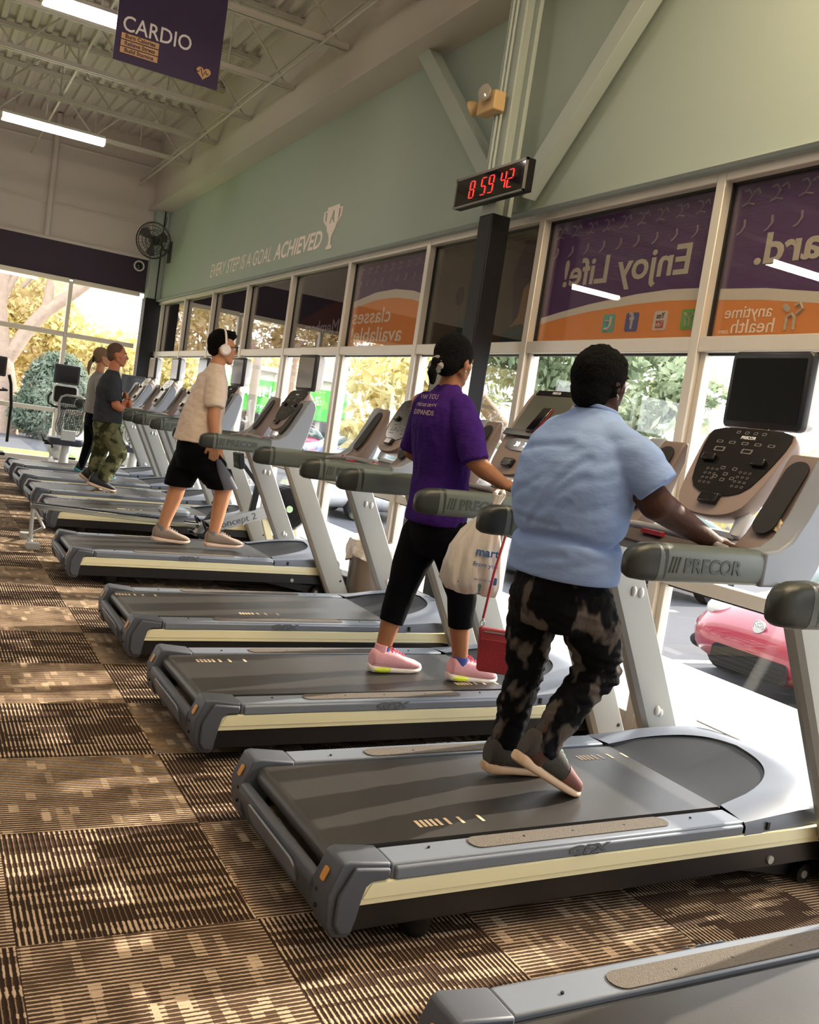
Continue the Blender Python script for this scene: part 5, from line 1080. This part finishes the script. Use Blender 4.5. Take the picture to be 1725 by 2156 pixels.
# ---------------------------------------------------------------- outside
m_walk=mat('pale concrete walk',lin('b5b1a8'),.9,var=.08,vscale=2); m_asph=mat('asphalt',lin('4b4d54'),.95,var=.15,vscale=9,bump=.2,bscale=80); m_grass=mat('lawn grass',lin('8fa24a'),.95,var=.3,vscale=6,bump=.6,bscale=60); m_mulch=mat('orange leaf mulch',lin('b5713c'),.95,var=.35,vscale=14,bump=.5,bscale=40); m_line=mat('white road paint',lin('dfe0e0'),.8)
def outside(name,x0,x1,y0,y1,z1,m,th=.1): return tag(MB().box(x0,x1,y0,y1,z1-th,z1).build(name,m),kind='structure')
outside('sidewalk',3.56,5.30,-8,30,-.06,m_walk,.6); outside('parking_lot',5.30,60,-10,75,-.55,m_asph); outside('lawn',-30,3.56,16.4,24.5,-.42,m_grass); outside('lane',-30,5.30,24.5,33,-.46,m_asph); outside('mulch_bed',-30,5.30,33,75,-.42,m_mulch)
b=MB()
for y in (1.0,3.6,7.05,9.7,12.4,15.1,20.4,23): b.box(5.4,9.6,y-.06,y+.06,-.549,-.545)
tag(b.build('parking_line_paint',m_line),kind='structure')
L_y=leaf_mat('sunlit yellow green leaves',lin('d2c988'),lin('efe6bb'),.55); L_g=leaf_mat('mid green leaves',lin('7f8f74'),lin('b9c3a2'),.45); L_d=leaf_mat('dusty blue green leaves',lin('566658'),lin('929f8e'),.35); L_o=leaf_mat('ochre leaves',lin('b8a97c'),lin('e3d6ae'),.5)
m_bark=mat('pale oak bark',lin('a58f80'),.9,var=.2,vscale=8,bump=.6,bscale=20)
def leaves(b,c,r,n,s,rng,shell=.55,asp=.45):
    c=Vector(c)
    for _ in range(n):
        d=V(rng.gauss(0,1),rng.gauss(0,1),rng.gauss(0,1)).normalized(); k=shell+(1-shell)*rng.random()
        p=c+V(d.x*r[0],d.y*r[1],d.z*r[2])*k
        a=V(rng.gauss(0,1),rng.gauss(0,1),rng.gauss(0,1)).normalized(); e=a.cross(d+V(.01,.02,.03)).normalized(); q=s*(.6+.8*rng.random())
        b.add([p-a*q,p+e*q*asp,p+a*q,p-e*q*asp],[(0,1,2,3)])
def clumps(b,c,r,m,n,s,rng,cr=.42):
    c=Vector(c)
    for _ in range(m):
        d=V(rng.gauss(0,1),rng.gauss(0,1),rng.gauss(0,1)).normalized(); k=.35+.65*rng.random(); rr=cr*(.6+.7*rng.random())
        leaves(b,c+V(d.x*r[0],d.y*r[1],d.z*r[2])*k,(rr*r[0],rr*r[1],rr*r[2]*.8),n,s,rng,.3)
def tree(name,lab,base,trunk,crown,m,leafm,s=.16,seed=1,cat='tree',group=None,core=None):
    """trunk: list of (path, radii); crown: list of (c, r, clumps, leaves)"""
    ORI[0]=Vector(base); rng=random.Random(seed); t=thing(name,lab,cat,base,0,group)
    if trunk:
        b=MB()
        for p,r in trunk: b.tube(p,r,10)
        b.build('trunk',m_bark,t)
    b=MB()
    for c,r,m_,n in crown: clumps(b,c,r,m_,n,s,rng)
    b.build('foliage',leafm,t,fix=False); ORI[0]=V(0,0,0); return t
# far window view ----------------------------------------------------------------
tree('oak_tree','large pale oak with forking limbs beyond the far window at the left edge','',None,[],None,None) if False else None
tree('oak_tree','large pale barked oak with forking limbs beyond the far window, at the left edge',(2.7,31,-.42),
 [([(2.6,31,-.5),(2.45,31,1.0),(2.2,31,2.1)],[.34,.28,.26]),([(2.3,31,1.6),(2.8,31,2.6),(3.3,31,3.35),(4.0,31,4.0),(4.9,31,4.9),(5.6,31,6.2)],[.24,.22,.21,.18,.14,.09]),([(2.2,31,2.0),(2.0,31,3.2),(2.05,31,4.6),(1.7,31,6.5)],[.26,.22,.18,.12]),([(3.3,31,3.35),(3.35,31,4.3),(3.7,31,5.6),(4.1,31.5,7)],[.16,.13,.1,.07]),([(2.0,31,3.3),(2.5,31,4.6),(2.7,31,6)],[.14,.1,.07]),([(2.55,31,3.9),(3.0,30.8,4.5),(2.9,30.8,5.4),(3.3,30.8,6.3)],[.07,.06,.05,.04])],
 [((1.5,31.5,6.8),(2.2,1.5,1.6),26,90),((4.4,32,6.4),(2.2,1.2,1.0),20,60),((2.2,32.5,4.3),(2.4,1.0,1.6),20,70)],None,L_o,.11,3)
tree('yellow_tree','dense sunlit yellow tree beyond the lane in the far window, left half',(3.5,38,-.42),None,[((1.8,38,3.0),(3.2,1.6,3.0),70,120),((5.2,38,2.2),(2.6,1.5,2.6),50,120)],None,L_y,.15,5)
tree('yellow_tree','sunlit yellow trees low behind the walking couple in the far window',(8.5,39,-.42),None,[((8.0,39,1.4),(3.0,1.5,2.5),60,130),((9.8,40,1.0),(1.9,1.5,1.9),34,130)],None,L_y,.15,6)
tree('leafy_branch_tree','sparse green twigs reaching down at the top right of the far window',(7.2,30,-.42),[([(8.6,30,-.5),(8.6,30,4),(8.0,30,6.2)],[.14,.12,.06])],[((7.6,30,5.2),(.9,.6,.5),6,26),((6.3,30,4.6),(1.0,.6,.7),3,6)],None,L_g,.10,7)
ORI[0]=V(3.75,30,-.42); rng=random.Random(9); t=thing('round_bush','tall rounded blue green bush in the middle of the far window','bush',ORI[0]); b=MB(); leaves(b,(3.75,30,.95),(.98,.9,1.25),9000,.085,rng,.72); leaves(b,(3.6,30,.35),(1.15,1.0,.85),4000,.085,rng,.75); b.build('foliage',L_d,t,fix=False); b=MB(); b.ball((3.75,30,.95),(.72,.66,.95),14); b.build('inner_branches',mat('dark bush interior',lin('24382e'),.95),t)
ORI[0]=V(1.6,32,-.42); t=thing('hedge','low yellow green hedge across the lane at the left edge','hedge',ORI[0]); b=MB(); 
for i in range(12): leaves(b,(.2+i*.42,32.6,.22),(.5,.5,.65),520,.09,rng,.6)
b.build('foliage',L_y,t,fix=False)
ORI[0]=V(6.5,33.4,-.42); t=thing('hedge','low yellow green hedge behind the far exercise bikes','hedge',ORI[0]); b=MB()
for i in range(10): leaves(b,(5.4+i*.45,33.6,.15),(.5,.5,.55),420,.09,rng,.6)
b.build('foliage',L_g,t,fix=False)
ORI[0]=V(0,0,0)
tree('yellow_tree','yellow trees left of the oak, seen only as reflections in the dark window film',(-6,37,-.42),[([(-5,37,-.5),(-5.2,37,3),(-4,37,5)],[.3,.25,.15]),([(-5.2,37,2.5),(-7,37,4.5)],[.2,.1])],[((-2,38,4.5),(3.2,1.6,3.8),60,110),((-8,38,4.5),(3.6,1.6,3.8),60,110)],None,L_o,.16,25)
tree('yellow_tree','further yellow trees left of the oak, seen only as reflections in the dark window film',(-15,37,-.42),[([(-15,37,-.5),(-15.2,37,3),(-14,37,5)],[.3,.25,.15])],[((-15,38,4.5),(4,1.6,3.8),60,110)],None,L_y,.16,26)
# right windows view ---------------------------------------------------------------
tree('palm_thicket','bright yellow green palm thicket outside the window left of the purple shirt woman',(11.1,21.5,-.55),None,[((11.1,21.6,3.0),(1.7,1.6,2.4),54,110),((11.1,20.8,1.2),(1.7,1.2,1.0),30,80)],None,L_y,.20,11,'shrub')
tree('shade_tree','grey green tree outside between the two nearest walkers heads, behind the console screens',(14.5,19.5,-.55),[([(15.5,19.0,-.5),(15.0,19.2,1.2),(14.4,19.8,3)],[.3,.25,.2])],[((14.6,20.2,4.2),(2.7,2.2,2.6),60,120),((15.4,17.4,3.0),(1.5,1.5,1.7),22,100)],None,L_g,.15,12)
tree('oak_tree','spreading oak with bare looking limbs seen between the purple shirt woman and the column',(13,22.5,-.55),[([(15.6,22,-.5),(14.8,22.3,1.6),(13.5,22.4,2.7),(12.4,22.6,3.3),(11.2,22.8,4.6)],[.30,.26,.20,.15,.08]),([(13.5,22.4,2.7),(13.2,22.5,4),(12.6,22.6,5.5)],[.13,.1,.06])],[((12.6,24,3.2),(2.4,1.2,2.6),40,90),((13,24,1.4),(2.4,1.2,1.0),22,90)],None,L_g,.13,13)
tree('small_tree','soft yellow green tree far outside between the two nearest window mullions',(24,24,-.55),None,[((24,25.5,.6),(3.0,3.0,1.5),36,100),((28,22,1.6),(2.6,2.4,1.5),26,100)],None,L_y,.17,14)
tree('small_tree','soft grey green tree far outside beside the nearest black monitor',(30,27,-.55),None,[((30,27.5,1.8),(2.0,2.0,1.9),26,110)],None,L_g,.17,15)
tree('yellow_tree','sunlit yellow trees outside beside and behind the green signed shop',(11.5,52,-.55),None,[((11.5,52,1.5),(2.6,2,2.4),46,110),((24,76,5.5),(8,2,3.2),60,110)],None,L_y,.2,16)
tree('shade_tree','dark leaved tree above the shop, seen through the upper dark panes',(14,36,-.55),[([(13.2,36,-.5),(13.2,36,4)],[.2,.16])],[((13.5,36,6.2),(3.6,2,2.4),46,100)],None,L_o,.16,17)
# shop
ORI[0]=V(21,60,-.55); t=thing('shop_building','low pale shop with a bright green sign band, far across the parking lot','building',ORI[0])
MB().box(12,34,60,70,-.55,3.9).build('wall',mat('pale shop wall',lin('cfcac0'),.8),t); g_=mat('bright green sign band',lin('4fb84a'),.6); MB().box(16,26,59.7,60,1.2,3.3).build('sign_band',g_,t)
text('lettering','market',1.1,m_line,(20.2,59.65,2.55),(1,0,0),(0,0,1),t,bold=.02); text('lettering','great value',.5,m_line,(20.6,59.65,1.6),(1,0,0),(0,0,1),t)
MB().box(11.8,34.2,59.6,70,3.9,4.2).build('roof_edge',m_alum,t)
for i in range(5): MB().box(16.4+i*2,18+i*2,59.9,60.02,-.5,1.1).build('shop_window',m_gblk,t)
ORI[0]=V(11.2,34.5,-.55); tag(MB().tube([(11.2,34.5,-.6),(11.2,34.5,7)],.16,10).build('light_pole',mat('weathered pole',lin('9a9183'),.7)),'weathered light pole in front of the green shop sign','pole'); ORI[0]=V(0,0,0)
# cars -------------------------------------------------------------------------------
m_cglass=mat('car window glass',lin('31504e'),.05,coat=.5); m_tyre=mat('tyre rubber',lin('131315'),.8); m_rim=mat('alloy rim',lin('b3b5b8'),.3,metal=.7); m_hl=mat('headlight lens',lin('c9ced4'),.08,coat=1)
def car(lab,color,loc,rz=0,group=None,tall=1.,detail=True):
    ORI[0]=V(0,0,0); m=mat('car paint '+lab[:12],color,.28,coat=.8); t=thing('car',lab,'car',loc,rz,group)
    def ring(x,hw,z0,z1,e=2.8,n=28):
        r=[]
        for j in range(n):
            a=2*PI*j/n; c,s=math.cos(a),math.sin(a); r.append((x,hw*math.copysign(abs(c)**(2/e),c),(z0+z1)/2+(z1-z0)/2*math.copysign(abs(s)**(2/e),s)))
        return r
    B=[(-.02,.52,.30,.50),(.03,.70,.22,.60),(.14,.82,.18,.70),(.32,.88,.17,.79),(.6,.905,.17,.87),(1.0,.91,.17,.96),(1.5,.91,.17,1.02),(3.2,.91,.17,1.0),(3.8,.87,.2,.90),(4.1,.76,.25,.78),(4.2,.55,.3,.65)]
    MB().rings([ring(*q) for q in B]).build('body',m,t,ang=60)
    C=[(1.15,.70,.80,.98),(1.5,.70,.8,1.20*tall),(1.95,.66,.8,1.43*tall),(2.4,.64,.8,1.49*tall),(3.0,.63,.8,1.44*tall),(3.6,.62,.8,1.2*tall),(3.95,.58,.8,.93)]
    MB().rings([ring(x,hw,z0,z1,3.4) for x,hw,z0,z1 in C]).build('windows',m_cglass,t,ang=60)
    MB().rings([ring(x,hw,z0,z1,3) for x,hw,z0,z1 in [(1.85,.50,1.37*tall,1.41*tall),(2.0,.60,1.38*tall,1.465*tall),(2.4,.61,1.42*tall,1.505*tall),(3.0,.60,1.37*tall,1.455*tall),(3.3,.52,1.28*tall,1.36*tall)]]).build('roof',m,t,ang=60)
    for x in (.78,3.35):
        for s in (-1,1):
            w_=MB().tube([(x,s*.70,-.02+.32),(x,s*.925,.30)],.315,24).build('wheel',m_tyre,t); MB().tube([(x,s*.92,.30),(x,s*.935,.30)],[.20,.17],18).build('rim',m_rim,w_)
    if detail:
        for s in (-1,1):
            h=MB(); h.ball((.235,s*.625,.665),(.10,.135,.125),18,Matrix.Rotation(s*.35,3,'Z')@Matrix.Rotation(-.5,3,'Y')); h=h.build('headlight',m_hl,t); MB().ball((.19,s*.62,.67),(.06,.07,.07),12).build('bulb_reflector',m_rim,h)
            MB().ball((.13,s*.70,.34),(.06,.11,.075),16,Matrix.Rotation(s*.5,3,'Z')).build('side_intake',m_tyre,t)
        g=MB().prism_f(rrect(.86,.20,.06,6),(-.012,0,.30),(0,-1,0),(0,0,1),(-1,0,0),.014).build('lower_grille',m_tyre,t); q=MB()
        for i in range(4): q.bar((-.03,-.40,.235+i*.042),(-.03,.40,.235+i*.042),.006,.007)
        q.build('grille_slats',m_frame,g)
        e=MB().tube([(.045,0,.645),(.055,0,.64)],.062,24).tube([(.042+.0*a,.06*math.cos(a),.643+.06*math.sin(a)) for a in [2*PI*i/24 for i in range(25)]],.006,6,cap=False); e=e.build('emblem',m_rim,t)
        q=MB(); 
        q.tube([(.036,.036,.675),(.036,.014,.648),(.036,0,.668),(.036,-.014,.648),(.036,-.036,.675)],.005,5).tube([(.036,.046,.652),(.036,.018,.602),(.036,0,.635),(.036,-.018,.602),(.036,-.046,.652)],.005,5); q.build('monogram',m_bright,e)
        q=MB(); q.tube([(.12,-.77,.40),(.01,-.5,.415),(-.015,0,.42),(.01,.5,.415),(.12,.77,.40)],.010,6); q.build('bumper_line',m,t)
    return t
car('bright red compact car parked nose first outside the nearest window',lin('8c1c38'),(6.85,5.92,-.55),.04)
car('white car parked outside left of the palm thicket, its windshield reflecting trees',lin('e2e4e6'),(7.3,18.0,-.55),.0,None,1.22,False)
car('silver car parked farther along the lot, seen between the far treadmill consoles',lin('b9bcc2'),(11.5,28.5,-.55),.1,None,1.0,False)
car('blue car parked far across the lot beside the silver car',lin('41558c'),(14.5,37.5,-.55),.1,None,1.0,False)
car('magenta car parked in front of the green shop sign',lin('a02050'),(14.0,43,-.55),.2,None,1.1,False)
car('dark blue car outside behind the empty treadmill near the bin',lin('4a5064'),(7.6,11.2,-.55),0,None,1.0,False)
ORI[0]=V(0,0,0)
